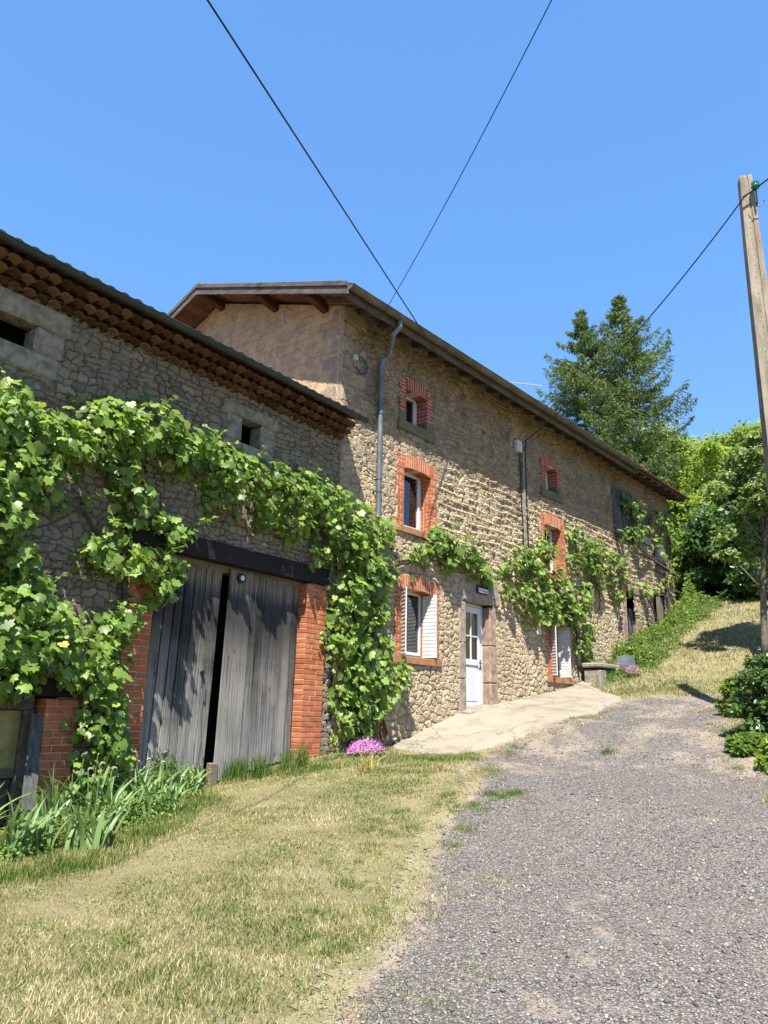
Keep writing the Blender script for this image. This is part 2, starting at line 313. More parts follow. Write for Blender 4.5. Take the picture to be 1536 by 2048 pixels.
M['wiltp'] = leafmat('faded_petal', (.42, .30, .22), (.6, .48, .38), (.6, .4, .3), .3, .6, .2)
M['wilt'] = leafmat('wilted_leaf', (.50, .40, .12), (.62, .55, .22), (.6, .5, .2), .3, .6, .2)
M['grass'] = grassmat('lawn_blade', ((.07, .15, .025), (.19, .27, .055)), ((.48, .42, .17), (.80, .68, .42)), .37)
M['grassm'] = grassmat('mixed_blade', ((.10, .19, .03), (.22, .31, .06)), ((.40, .40, .14), (.62, .54, .26)), .26)
M['grassg'] = grassmat('green_blade', ((.09, .19, .03), (.20, .31, .06)), ((.30, .34, .10), (.5, .46, .22)), .12)
# ground
def soilcol(t, c):
    n = t.noise(c, .9, 5, .65); n2 = t.noise(c, 5, 6, .7); n3 = t.noise(c, 60, 4, .7)
    col = t.ramp(t.ma('ADD', t.ma('MULTIPLY', n, .6), t.ma('MULTIPLY', n2, .4)), [(.35, (.22, .21, .09)), (.5, (.38, .33, .17)), (.6, (.47, .39, .23)), (.72, (.50, .39, .27))])
    return t.mix(t.mr(n3, .3, .7, 0, .5), col, (.20, .17, .09))
t = NT('lawn_soil'); c = t.n('NewGeometry').outputs['Position']; M['soil'] = t.pr(soilcol(t, c), 1., t.bump(t.noise(c, 45, 6, .8), .8, .03), .1)
t = NT('gravel'); c = t.n('NewGeometry').outputs['Position']; vo = t.n('TexVoronoi', {'Vector': c, 'Scale': 62.}); rc = t.n('SeparateColor', {0: vo.outputs['Color']}).outputs
gcol = t.ramp(rc[0], [(0, (.12, .11, .11)), (.4, (.23, .21, .205)), (.7, (.32, .285, .27)), (.95, (.42, .37, .33)), (1, (.66, .61, .55))])
gcol = t.mix(t.mr(vo.outputs['Distance'], .3, .75), gcol, (.12, .105, .09)); gcol = t.mix(1., gcol, (1.01, 1., .97), 'MULTIPLY')
dirt = t.mix(t.noise(c, 30, 5, .7), (.52, .42, .31), (.36, .285, .21))
at = t.n('Attribute', attribute_name='edge').outputs['Fac']; xg = t.n('SeparateXYZ', {0: c}).outputs
pn = t.noise(c, 1.1, 6, .7); patch = t.mr(t.ma('ADD', pn, t.mr(xg[0], 7, 14, 0, .13)), .57, .72, 0, .7)
red = t.mix(t.noise(c, 20, 4), (.47, .30, .19), (.36, .25, .17))
wn = t.ma('SUBTRACT', t.noise(c, 2.2, 6, .75), .5)
e1 = t.mr(t.ma('ADD', at, t.ma('MULTIPLY', wn, 1.3)), .04, -.20); e2 = t.mr(t.ma('ADD', at, t.ma('MULTIPLY', wn, .5)), -.06, -.24)
col = t.mix(patch, gcol, dirt); col = t.mix(e1, col, t.mix(t.mr(t.noise(c, .8, 2), .45, .6), dirt, red)); col = t.mix(e2, col, soilcol(t, c))
M['gravel'] = t.pr(col, .9, t.bump(t.ma('SUBTRACT', 1., vo.outputs['Distance']), .8, .012), .25)
t = NT('pebble'); r = t.island(); c = t.co()
col = t.ramp(r, [(0, (.09, .09, .10)), (.3, (.18, .178, .19)), (.55, (.27, .25, .25)), (.75, (.35, .31, .28)), (.92, (.46, .38, .31)), (1, (.75, .70, .62))])
col = t.mix(t.mr(t.noise(c, .9, 4), .45, .7, 0, .45), col, (.33, .27, .24)); col = t.mix(1., col, (1., .99, .97), 'MULTIPLY'); M['pebble'] = t.pr(col, .75, None, .3)
t = NT('pale_concrete'); c = t.co(); n = t.noise(c, 1.6, 6, .7); n2 = t.noise(c, 14, 6, .7)
col = t.ramp(n, [(.3, (.27, .22, .165)), (.5, (.40, .35, .27)), (.7, (.44, .39, .30))]); col = t.mix(t.mr(n2, .5, .75, 0, .4), col, (.36, .30, .22))
ve = t.n('TexVoronoi', {'Vector': t.n('VectorMath', {0: c, 1: t.noise(c, 2, 5, .7, True)}, operation='ADD').outputs[0], 'Scale': .55}, feature='DISTANCE_TO_EDGE')
ck = t.mr(ve.outputs['Distance'], .012, 0.); col = t.mix(t.ma('MULTIPLY', ck, .8), col, (.13, .10, .07)); M['concrete'] = t.pr(col, .95, t.bump(n2, .5, .02), .15)
t = NT('pole_concrete'); c = t.co(); n = t.noise(t.map(c, (8, 8, 1.5)), 1., 6, .7); n2 = t.noise(c, 60, 4, .7)
M['pole'] = t.pr(t.mix(t.mr(n2, .5, .72, 0, .6), t.mix(t.mr(n, .3, .7), (.28, .23, .17), (.50, .43, .33)), (.12, .10, .08)), .95, t.bump(n2, .5, .01), .15)
# ------------------------------------------------------------------ terrain
def axis(a, b, fa, fb, fine, r=1.35):
    x = list(np.arange(fa, fb+1e-6, fine)); s = fine
    while x[-1] < b: s *= r; x.append(x[-1]+s)
    s = fine
    while x[0] > a: s *= r; x.insert(0, x[0]-s)
    return np.array(x)
def gridmesh(X, Y, Zf, keep=None):
    gx, gy = np.meshgrid(X, Y, indexing='ij'); V = np.stack([gx, gy, Zf(gx, gy)], -1).reshape(-1, 3)
    i, j = np.meshgrid(np.arange(len(X)-1), np.arange(len(Y)-1), indexing='ij'); m = len(Y)
    Fc = np.stack([i*m+j, (i+1)*m+j, (i+1)*m+j+1, i*m+j+1], -1).reshape(-1, 4)
    if keep is not None:
        cx = (X[:-1]+X[1:])/2; cy = (Y[:-1]+Y[1:])/2; cx, cy = np.meshgrid(cx, cy, indexing='ij')
        Fc = Fc[keep(cx, cy).reshape(-1)]; us, inv = np.unique(Fc, return_inverse=True); V = V[us]; Fc = inv.reshape(-1, 4)
    return V, Fc
V, Fc = gridmesh(axis(-400, 400, -3, 34, .12), axis(-400, 400, -4, 12, .12), ground)
o = obj('ground', V, Fc, M['soil'], smooth=True); tag(o, 'sloping ground with dry lawn and bare soil', 'ground', kind='structure')
# gravel drive region
Lp = [(560, 2300), (680, 2090), (760, 1980), (850, 1850), (893, 1730), (905, 1665), (935, 1620), (985, 1575), (955, 1525), (1010, 1492), (1100, 1458), (1180, 1427), (1250, 1404), (1330, 1394), (1440, 1395)]
Rp = [(1450, 1440), (1470, 1500), (1536, 1560), (1640, 1640), (1900, 1800)]
poly = [G(*p)[:2] for p in Lp] + [G(*p)[:2] for p in Rp]
poly = [np.array([-3, .2])+poly[0]*0] + poly + [np.array([2.0, -3.5]), np.array([-3, -3.5])]
poly = np.array(poly)
def sdf(x, y):                              # signed distance, positive inside
    x = np.asarray(x, float); y = np.asarray(y, float); d = np.full(x.shape, 1e9); ins = np.zeros(x.shape, bool)
    for i in range(len(poly)):
        a = poly[i]; b = poly[(i+1) % len(poly)]; e = b-a
        t_ = np.clip(((x-a[0])*e[0]+(y-a[1])*e[1])/(e@e), 0, 1)
        d = np.minimum(d, np.hypot(x-a[0]-t_*e[0], y-a[1]-t_*e[1]))
        c_ = ((a[1] > y) != (b[1] > y)); xi = (b[0]-a[0])*(y-a[1])/((b[1]-a[1])+1e-12)+a[0]; ins ^= c_ & (x < xi)
    return np.where(ins, d, -d)
V, Fc = gridmesh(np.arange(-3, 20, .09), np.arange(-3.5, 9, .09), lambda x, y: ground(x, y)+.006, lambda x, y: sdf(x, y) > -.35)
o = obj('gravel_road', V, Fc, M['gravel'], smooth=True); tag(o, 'grey gravel drive climbing past the farmhouse', 'road', kind='structure')
at = o.data.attributes.new('edge', 'FLOAT', 'POINT'); at.data.foreach_set('value', sdf(V[:, 0], V[:, 1]).astype(np.float32))
# concrete apron
ap = np.array([G(*p)[:2] for p in [(806, 1512), (950, 1506), (1050, 1472), (1160, 1436), (1245, 1402), (1215, 1388)]] + [np.array([18.7, 9.1]), np.array([10.9, 9.1])])
def inpoly(x, y, P):
    ins = np.zeros(x.shape, bool)
    for i in range(len(P)):
        a = P[i]; b = P[(i+1) % len(P)]; c_ = ((a[1] > y) != (b[1] > y)); ins ^= c_ & (x < (b[0]-a[0])*(y-a[1])/((b[1]-a[1])+1e-12)+a[0])
    return ins
def apz(x, y): return ground(x, y)+.03+.05*np.clip((y-8.3)/.8, 0, 1)
V, Fc = gridmesh(np.arange(10.5, 19.5, .05), np.arange(6.3, 9.15, .05), apz, lambda x, y: inpoly(x+.05*np.sin(y*9), y+.06*np.sin(x*3.1)+.03*np.sin(x*11), ap))
o = obj('concrete_path', V, Fc, M['concrete'], smooth=True); tag(o, 'pale cracked concrete apron below the white door', 'path', kind='structure')
so_ = o.modifiers.new('s', 'SOLIDIFY'); so_.thickness = .08; so_.offset = -1
# ------------------------------------------------------------------ walls
def wallgrid(x0, x1, zb, zt, holes, fn, step=.03):
    xs = np.linspace(x0, x1, max(2, int((x1-x0)/step)+1)); zs = np.linspace(zb, zt, int((zt-zb)/step)+1)
    gx, gz = np.meshgrid(xs, zs, indexing='ij'); V = fn(gx, gz).reshape(-1, 3)
    i, j = np.meshgrid(np.arange(len(xs)-1), np.arange(len(zs)-1), indexing='ij'); m = len(zs)
    Fc = np.stack([i*m+j, (i+1)*m+j, (i+1)*m+j+1, i*m+j+1], -1).reshape(-1, 4)
    cx, cz = np.meshgrid((xs[:-1]+xs[1:])/2, (zs[:-1]+zs[1:])/2, indexing='ij'); k = np.ones(cx.shape, bool)
    for a, b, c_, d in holes: k &= ~((cx > a) & (cx < b) & (cz > c_) & (cz < d))
    return V, Fc[k.reshape(-1)]
XW = lambda px, py: W(px, py)[0]
WIN = [  # x0,x1,z0,z1, brick kind, type
 (11.17, 11.84, 5.75, 6.45, 'brickd', 0), (11.14, 12.00, 3.60, 4.80, 'brick', 1), (11.14, 12.08, 1.14, 2.40, 'brick', 2),
 (16.84, 17.44, 5.72, 6.36, 'brickd', 3), (16.70, 17.56, 3.58, 4.80, 'brick', 4), (16.84, 17.62, 1.06, 2.34, 'brick', 5)]
house = thing('stone_farmhouse', (9.35, 9.05, -.3), 'long two storey rubble stone farmhouse with brick framed windows and white door', 'farmhouse')
HEND = 20.75; HFAR = 25.5
def yv(x, z, y=D): return np.stack([x, np.full_like(x, y), z], -1)
holes = [(a-.195, b+.195, c_-.06, d+.24) for a, b, c_, d, *_ in WIN]+[(13.15, 14.25, -.3, 2.50)]
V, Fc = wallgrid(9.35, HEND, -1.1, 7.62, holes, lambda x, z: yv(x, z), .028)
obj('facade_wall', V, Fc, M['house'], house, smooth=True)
# gable wall (plane X=9.35)
RG, RS = 12.94, .37                         # ridge y, slope
def rooftop(y): return 7.40+RS*(np.minimum(y, 2*RG-y)-8.43)
ys = np.linspace(D, 2*RG-D, 260); zs = np.linspace(-.6, 1, 150)
gy, gt = np.meshgrid(ys, np.linspace(0, 1, 190), indexing='ij'); gz = -1+gt*(rooftop(gy)-.12+1)
V = np.stack([np.full_like(gy, 9.35), gy, gz], -1).reshape(-1, 3); i, j = np.meshgrid(np.arange(259), np.arange(189), indexing='ij'); m = 190
Fc = np.stack([i*m+j, i*m+j+1, (i+1)*m+j+1, (i+1)*m+j], -1).reshape(-1, 4)
obj('gable_wall', V, Fc, M['gable'], house, smooth=True, label='sunlit plastered gable end')
mb = MB()
mb.add([(HFAR, D, -1), (HFAR, 2*RG-D, -1), (HFAR, 2*RG-D, 7.4), (HFAR, RG, 8.9), (HFAR, D, 7.4), (9.35, 2*RG-D, -1), (9.35, 2*RG-D, 7.4)], [(0, 1, 2, 3, 4), (1, 5, 6, 2)])
mb.build('rear_wall', M['far'], house)
# far section wall
FH = [(20.98, 22.3, 5.45, 6.9), (21.5, 22.1, 1.9, 3.75), (23.35, 24.5, 2.4, 4.0)]
V, Fc = wallgrid(HEND, HFAR, -.5, 7.55, FH, lambda x, z: yv(x, z, D+.03), .035)
obj('far_wall', V, Fc, M['far'], house, smooth=True, label='sandy rendered far end wall of the house')
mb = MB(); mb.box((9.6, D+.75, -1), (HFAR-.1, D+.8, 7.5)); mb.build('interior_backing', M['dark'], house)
# quoins
mb = MB(); z = 4.3; k = 0
while z < 7.3:
    hq = random.uniform(.28, .42); l1, l2 = ((.62, .34) if k % 2 else (.34, .58))
    mb.box((9.35-.018, D-.02, z+.004), (9.35+l1, D+.12, z+hq-.006)); mb.box((9.35-.015, D+.125, z+.004), (9.35+.1, D+l2, z+hq-.006)); z += hq; k += 1
mb.build('corner_quoins', M['quoin'], house, bevel=.03)
# brick surrounds
def surround(x0, x1, z0, z1, mat, parent, curve=.05, dep=.24, jw=.215, toph=.25, y=D, fn=None, arch=True):
    mb = MB(); mo = MB(); fn = fn or (lambda a, b, c_: (a, b, c_)); h = .078; pro = .045
    ztop = z1+(toph if arch else 0); n = int(round((ztop-z0)/h)); h = (ztop-z0)/n; g = .0065
    J = lambda v=.004: random.uniform(-v, v)
    for side in (-1, 1):
        xi = x0 if side < 0 else x1
        def bx(a, b, y0_, y1_, k):
            xa, xb = sorted((xi+side*a, xi+side*b)); e_ = J(.004)
            mb.box((xa+g, y-pro+y0_+e_, z0+k*h+g), (xb-g, y-pro+y1_-g, z0+(k+1)*h-g), fn)
        for k in range(n):
            if k % 2: bx(0, jw+J(.012), 0, .11, k); bx(0, .10, .115, .19, k); bx(0, .10, .195, dep+pro, k)
            else: bx(0, .105, 0, .19, k); bx(.11, jw+J(.012), 0, .11, k); bx(0, .10, .195, dep+pro, k)
        xa, xb = sorted((xi+side*.013, xi+side*(jw-.010))); mo.box((xa, y-pro+.005, z0+.002), (xb, y+dep+.02, ztop-.004), fn)
    if arch:
        wd = x1-x0; nb = int(round(wd/.073)); bwid = wd/nb
        for k in range(nb):
            u = (k+.5)/nb*2-1; r = curve*(1-u*u); sl = u*curve*.9
            xa, xb = x0+k*bwid+g*1.3, x0+(k+1)*bwid-g*1.3
            za, zb = z1-.02+r-curve*.3, z1+toph+r-.012+J(.006)
            P = [(xa, y-pro, za), (xb, y-pro, za), (xb, y+.06, za), (xa, y+.06, za), (xa+sl*.3, y-pro, zb), (xb+sl*.3, y-pro, zb), (xb+sl*.3, y+.06, zb), (xa+sl*.3, y+.06, zb)]
            mb.hexa([fn(*p) for p in P])
            P = [(a, b+.095, c_) for a, b, c_ in P]; P[2] = (xb, y+dep, za); P[3] = (xa, y+dep, za); P[6] = (xb, y+dep, zb); P[7] = (xa, y+dep, zb); mb.hexa([fn(*p) for p in P])
        mo.box((x0+.002, y-pro+.005, z1+.012), (x1-.002, y+dep-.004, z1+toph+curve*.4), fn)
    b = mb.build('brick_surround', mat, parent, bevel=.004); mo.build('mortar_bed', M['mortar'], b); return b
for x0, x1, z0, z1, bm, ty in WIN:
    surround(x0, x1, z0, z1, M[bm], house, .10 if ty in (3, 4) else .05)
    mb = MB(); hs = .2 if ty in (0, 3) else .13
    mb.box((x0-.25, D-.075, z0-hs), (x1+.27, D+.27, z0-.003)); mb.build('window_sill', M['sillg' if ty in (0, 3) else 'sill'], house, bevel=.008)
    if ty in (0, 3):
        mb = MB()
        for sx_ in (-1, 1):
            a, b = (x0-.225, x0-.002) if sx_ < 0 else (x1+.002, x1+.225)
            mb.box((a, D-.05, z0), (b, D+.2, z0+.2))
        mb.split('sill_block', M['sillg'], house, bevel=.01)
    # window: frame, sash, pane, curtain
    yr = D+.22; fw = .055
    fr = MB(); X0, X1, Z0, Z1 = x0-.02, x1+.01, z0, z1+.08
    for a, b in (((X0, yr, Z0), (X0+fw, yr+.07, Z1)), ((X1-fw, yr, Z0), (X1, yr+.07, Z1)), ((X0+fw, yr, Z0), (X1-fw, yr+.07, Z0+fw)), ((X0+fw, yr, Z1-fw), (X1-fw, yr+.07, Z1))): fr.box(a, b)
    fo = fr.build('window_frame', M['white'], house, bevel=.006)
    sa = MB(); a0, a1, c0, c1 = X0+fw+.003, X1-fw-.003, Z0+fw+.003, Z1-fw-.003; sw = .06
    for a, b in (((a0, yr-.018, c0), (a0+sw, yr+.05, c1)), ((a1-sw, yr-.018, c0), (a1, yr+.05, c1)), ((a0+sw, yr-.018, c0), (a1-sw, yr+.05, c0+sw)), ((a0+sw, yr-.018, c1-sw), (a1-sw, yr+.05, c1))): sa.box(a, b)
    sa.build('sash', M['white'], fo, bevel=.006)
    mb = MB(); mb.box((a0+sw-.01, yr+.02, c0+sw-.01), (a1-sw+.01, yr+.026, c1-sw+.01)); mb.build('window_pane', M['glass'], fo)
    nn = 60; xs_ = np.linspace(a0, a1, nn); cu = MB(); Vc = []
    for xx in xs_:
        yy = yr+.14+.012*sin(xx*95)+.006*sin(xx*41); Vc += [(xx, yy, c0), (xx, yy, c1)]
    cu.add(Vc, [(2*i, 2*i+2, 2*i+3, 2*i+1) for i in range(nn-1)]); cu.build('curtain', M['curtain'], fo, smooth=True)
    if ty in (2, 5):
        hb = MB(); hb.tube([(a1-.03, yr-.03, (c0+c1)/2), (a1-.03, yr-.06, (c0+c1)/2), (a1-.03, yr-.06, (c0+c1)/2-.12)], .009, 6); hb.build('window_handle', M['metal'], fo)
        def shutter(p, q, za, zb):
            p = np.array([*p, 0.]); q = np.array([*q, 0.]); d = q-p; L = np.linalg.norm(d); d /= L; nrm = np.array([-d[1], d[0], 0])
            n1 = int((zb-za)/.009); mbx = MB(); Vv = []; Fv = []
            for k in range(n1+1):
                zc = za+(zb-za)*k/n1; off = .0028*sin(zc*2*pi/.07)
                for u_ in (0, .025, L-.025, L):
                    oo = off if 0 < u_ < L else 0; Vv.append(p+d*u_+nrm*(oo+.012)+zz*zc)
                for u_ in (L, L-.025, .025, 0):
                    oo = off if 0 < u_ < L else 0; Vv.append(p+d*u_+nrm*(oo-.012)+zz*zc)
            for k in range(n1):
                for j_ in range(8): a_ = k*8+j_; b_ = k*8+(j_+1) % 8; Fv.append((a_, b_, b_+8, a_+8))
            Fv.append(tuple(range(7, -1, -1))); Fv.append(tuple(n1*8+j_ for j_ in range(8)))
            mbx.add(Vv, Fv); return mbx.build('shutter', M['shutter'], house, label='white ribbed folding shutter')
        shutter((x0+.005, D-.01), (x0-.155, D-.25), z0+.03, z1-.02)
        shutter((x1-.045, D+.21), (x1+.025, D-.12), z0+.03, z1-.02)
        mb = MB(); mb.box((x1-.075, yr-.05, z0+.02), (x1-.048, yr-.02, z1-.01)); mb.build('shutter_post', M['sill'], house)
# front door
mb = MB(); mb.box((12.98, D-.045, 2.44), (14.5, D+.24, 2.98)); mb.box((12.70, D-.03, 2.42), (12.97, D+.2, 2.93))
mb.build('door_lintel', M['lintel'], house, bevel=.02)
mb = MB(); z = .17
for hh in (.66, .72, .85):
    mb.box((13.0+random.uniform(-.03, .03), D-.04, z+.004), (13.235, D+.22, min(z+hh, 2.44)-.004)); z += hh
mb.build('door_jamb', M['lintel'], house, bevel=.02, label='grey granite door jamb on the left')
mb = MB(); z = .17
for hh in (.62, .78, .83):
    mb.box((14.135, D-.04, z+.004), (14.42+random.uniform(-.04, .04), D+.22, min(z+hh, 2.44)-.004)); z += hh
mb.build('door_jamb', M['granite_pink'], house, bevel=.02, label='pink granite door jamb on the right')
mb = MB(); mb.box((12.95, D-.30, .0), (14.6, D+.3, .20)); mb.build('door_step', M['granite'], house, bevel=.025)
fr = MB(); yr = D+.15
for a, b in (((13.24, yr, .205), (13.30, yr+.08, 2.43)), ((14.07, yr, .205), (14.13, yr+.08, 2.43)), ((13.30, yr, 2.37), (14.07, yr+.08, 2.43))): fr.box(a, b)
fr.build('door_frame', M['white'], house, bevel=.006)
dr = MB(); a0, a1, c0, c1 = 13.305, 14.065, .22, 2.365
for a, b in (((a0, yr-.015, c0), (a0+.12, yr+.05, c1)), ((a1-.12, yr-.015, c0), (a1, yr+.05, c1)), ((a0+.12, yr-.015, c1-.13), (a1-.12, yr+.05, c1)), ((a0+.12, yr-.015, c0), (a1-.12, yr+.05, c0+.14)), ((a0+.12, yr-.015, 1.14), (a1-.12, yr+.05, 1.26)),
             ((a0+.12, yr+.012, c0+.14), (a1-.12, yr+.045, 1.14)), ((a0+.17, yr+.002, c0+.19), (a1-.17, yr+.012, 1.09)), ((13.672, yr-.006, 1.26), (13.698, yr+.04, c1-.13)), ((a0+.12, yr-.005, 1.73), (13.672, yr+.04, 1.756)), ((13.698, yr-.005, 1.73), (a1-.12, yr+.04, 1.756))): dr.box(a, b)
do = dr.build('front_door', M['white'], house, bevel=.005)
mb = MB(); mb.box((a0+.11, yr+.018, 1.25), (a1-.11, yr+.024, c1-.12)); mb.build('door_pane', M['glass'], do)
mb = MB(); mb.box((a0+.1, yr+.12, 1.2), (a1-.1, yr+.124, c1-.1)); mb.build('door_curtain', M['curtain'], do)
mb = MB(); mb.tube([(a1-.06, yr-.02, 1.2), (a1-.06, yr-.06, 1.2), (a1-.18, yr-.06, 1.2)], .011, 8); mb.box((a1-.08, yr-.024, 1.08), (a1-.04, yr-.016, 1.27)); mb.build('door_handle', M['metal'], do)
mb = MB()
for zq in (.5, 1.3, 2.1): mb.tube([(a0+.004, yr-.025, zq), (a0+.004, yr-.025, zq+.1)], .012, 6)
mb.split('door_hinge', M['metal'], do)
# name sign over the door
sg = thing('name_sign', (13.9, D-.07, 2.6), 'small black sign with white name panel over the white front door', 'sign')
p = W(958, 1181); sx0 = p[0]-.17; sz0 = p[2]
mb = MB(); mb.box((sx0-.02, D-.09, sz0-.085), (sx0+.40, D-.05, sz0+.10)); mb.build('backboard', M['black'], sg, bevel=.01)
mb = MB(); mb.box((sx0+.02, D-.095, sz0-.06), (sx0+.385, D-.0905, sz0+.03)); pl = mb.build('panel', M['white'], sg)
mb = MB(); xx = sx0+.05
while xx < sx0+.34:
    hl = random.choice((.022, .03, .022, .034)); mb.box((xx, D-.098, sz0-.035), (xx+.006, D-.0955, sz0-.035+hl)); mb.box((xx+.007, D-.098, sz0-.035+hl*.5), (xx+.014, D-.0955, sz0-.029+hl*.5)); mb.box((xx+.015, D-.098, sz0-.035), (xx+.020, D-.0955, sz0-.035+.02)); xx += .032
mb.build('lettering', M['black'], pl)
# far section: hayloft boards, stable door
mb = MB(); x = 20.99
while x < 22.25: w_ = random.uniform(.12, .17); mb.box((x+.004, D-.02+random.uniform(0, .015), 5.3), (x+w_-.004, D+.03, 6.88)); x += w_
mb.build('hayloft_door', M['wood_blue'], house, label='tall grey blue plank door high on the far wall')
mb = MB(); x = 22.35
while x < 23.7: w_ = random.uniform(.12, .17); mb.box((x+.004, D-.03+random.uniform(0, .015), 5.5), (x+w_-.004, D+.02, 6.4)); x += w_
mb.build('hayloft_door', M['wood_blue'], house, label='low plank hatch beside the hayloft door')
mb = MB()
for a, b in ((21.8, 21.92), (21.93, 22.08)): mb.box((a, D+.06, 1.8), (b, D+.09, 3.3))
mb.build('stable_door', M['wood_blue'], house)
mb = MB(); mb.box((21.2, D-.02, 1.6), (21.5, D+.12, 3.8)); mb.box((22.1, D-.02, 1.6), (22.55, D+.12, 3.0)); mb.box((21.2, D-.03, 3.75), (22.6, D+.12, 4.0)); mb.build('stable_surround', M['granite_pink'], house, bevel=.02)
mb = MB()
for a, b in ((23.35, 23.5), (23.52, 23.66), (23.95, 24.08), (24.1, 24.26), (24.3, 24.44)): mb.box((a, D+.02, 2.3), (b, D+.05, 3.95))
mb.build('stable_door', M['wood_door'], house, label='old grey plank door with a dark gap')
mb = MB(); mb.bar((22.2, D-.25, 5.0), (23.6, D-.05, 5.05), .10, .03); mb.bar((23.7, D-.1, 5.0), (24.9, D-.3, 4.7), .12, .04); mb.split('ledge_board', M['wood_raft'], house)
# weathered lean tiles/metal panel
mb = MB(); mb.box((23.9, D-.06, 4.75), (24.8, D-.03, 5.6)); mb.build('metal_panel', M['metal'], house)
# ------------------------------------------------------------------ roofs
def roofsheet(P0_, U_, V_, lu, lv, name, parent, per=.2, amp=.045, rowl=.36, thick=.03):
    P0_ = np.array(P0_, float); U_ = np.array(U_, float); V_ = np.array(V_, float); N_ = np.cross(U_, V_); N_ /= np.linalg.norm(N_)
    if N_[2] < 0: N_ = -N_
    nu = int(lu/(per/8)); nv = int(lv/(rowl/3)); us = np.linspace(0, lu, nu+1); vs = np.linspace(0, lv, nv+1)
    gu, gv = np.meshgrid(us, vs, indexing='ij'); hsh = np.sin(np.floor(gu/per)*12.9+np.floor(gv/rowl)*78.2)*43758.5; hsh = hsh-np.floor(hsh)
    h = amp*np.abs(np.sin(pi*gu/per))**.8 + .028*(1-(gv/rowl % 1)) + .012*hsh
    V = P0_+gu[..., None]*U_+gv[..., None]*V_+h[..., None]*N_; Vb = P0_+gu[..., None]*U_+gv[..., None]*V_+(h*.9-thick)[..., None]*N_
    n = V.reshape(-1, 3).shape[0]; m = nv+1; i, j = np.meshgrid(np.arange(nu), np.arange(nv), indexing='ij')
    top = np.stack([i*m+j, (i+1)*m+j, (i+1)*m+j+1, i*m+j+1], -1).reshape(-1, 4)
    e1_ = np.array([[k*m, (k+1)*m, (k+1)*m+n, k*m+n] for k in range(nu)]); e2_ = np.array([[k, k+1, k+1+n, k+n] for k in range(m-1)]); e3_ = np.array([[nu*m+k, nu*m+k+1, nu*m+k+1+n, nu*m+k+n] for k in range(m-1)])
    return obj(name, np.concatenate([V.reshape(-1, 3), Vb.reshape(-1, 3)]), np.concatenate([top, top+n, e1_, e2_, e3_]), M['roof'], parent)
X0r, X1r = 8.72, 25.8; ln = sqrt(1+RS*RS)
roofsheet((X0r, 8.40, 7.40), (1, 0, 0), (0, 1/ln, RS/ln), X1r-X0r, (RG-8.40)*ln, 'roof', house)
roofsheet((X0r, 2*RG-8.40, 7.40), (1, 0, 0), (0, -1/ln, RS/ln), X1r-X0r, (RG-8.40)*ln, 'roof', house, label=None) if False else roofsheet((X0r, 2*RG-8.40, 7.40), (1, 0, 0), (0, -1/ln, RS/ln), X1r-X0r, (RG-8.40)*ln, 'roof', house)
mb = MB(); x = X0r
while x < X1r:
    V_ = []; n_ = 8
    for e_, rr in ((0, .11), (.42, .09)):
        for k in range(n_+1): a = pi*k/n_; V_.append((x+e_, RG+rr*cos(a), 9.02+rr*sin(a)+.05))
    mb.add(V_, [(k, k+1, k+n_+2, k+n_+1) for k in range(n_)]+[tuple(range(n_+1)), tuple(range(2*n_+1, n_, -1))]); x += .38
mb.build('ridge_tile', M['tile'], house)
sof = MB()
for k in range(int((X1r-X0r)/.6)): pass
# sheathing boards under the roof (run along X), near gable only single board strips visible
for side in (1, -1):
    yy = 8.44
    while yy < RG-.02:
        y1 = min(yy+.17, RG); f_ = lambda y_: (y_ if side > 0 else 2*RG-y_)
        za, zb = 7.36+RS*(yy-8.40), 7.36+RS*(y1-8.40)
        sof.hexa([(X0r+.05, f_(yy+.004), za-.02), (X1r-.05, f_(yy+.004), za-.02), (X1r-.05, f_(y1-.004), zb-.02), (X0r+.05, f_(y1-.004), zb-.02), (X0r+.05, f_(yy+.004), za), (X1r-.05, f_(yy+.004), za), (X1r-.05, f_(y1-.004), zb), (X0r+.05, f_(y1-.004), zb)]); yy = y1
sof.build('roof_boards', M['wood_soffit'], house)
mb = MB()
for side in (1, -1):
    f_ = lambda y_: (y_ if side > 0 else 2*RG-y_)
    for (xo, dz0, dz1) in ((X0r-.03, -.20, .0), (X0r-.055, -.05, .05)):
        ya, yb = 8.36, RG+(.0 if side > 0 else .0)
        P = [(xo, f_(ya), 7.40+dz0), (xo+.03, f_(ya), 7.40+dz0), (xo+.03, f_(yb), 7.40+RS*(yb-8.4)+dz0), (xo, f_(yb), 7.40+RS*(yb-8.4)+dz0)]
        P += [(a, b, c_+(dz1-dz0)) for a, b, c_ in P]; mb.hexa(P)
mb.split('barge_board', M['wood_barge'], house, bevel=.006)
def purl(px, py, w_=.15, h_=.20):
    d = ray(px, py); p = d*(8.85/d[0]); y = p[1]; z = 7.33+RS*(min(y, 2*RG-y)-8.4)-h_
    m_ = MB(); a = [(8.82, y-w_/2, z+.06), (8.82, y+w_/2, z+.06), (9.5, y+w_/2, z-.06), (9.5, y-w_/2, z-.06)]
    m_.hexa(a+[(q[0], q[1], z+h_+(.0)) for q in a]); m_.build('purlin_end', M['wood_roof'], house, bevel=.01)
purl(408, 622); purl(515, 622); purl(615, 610)
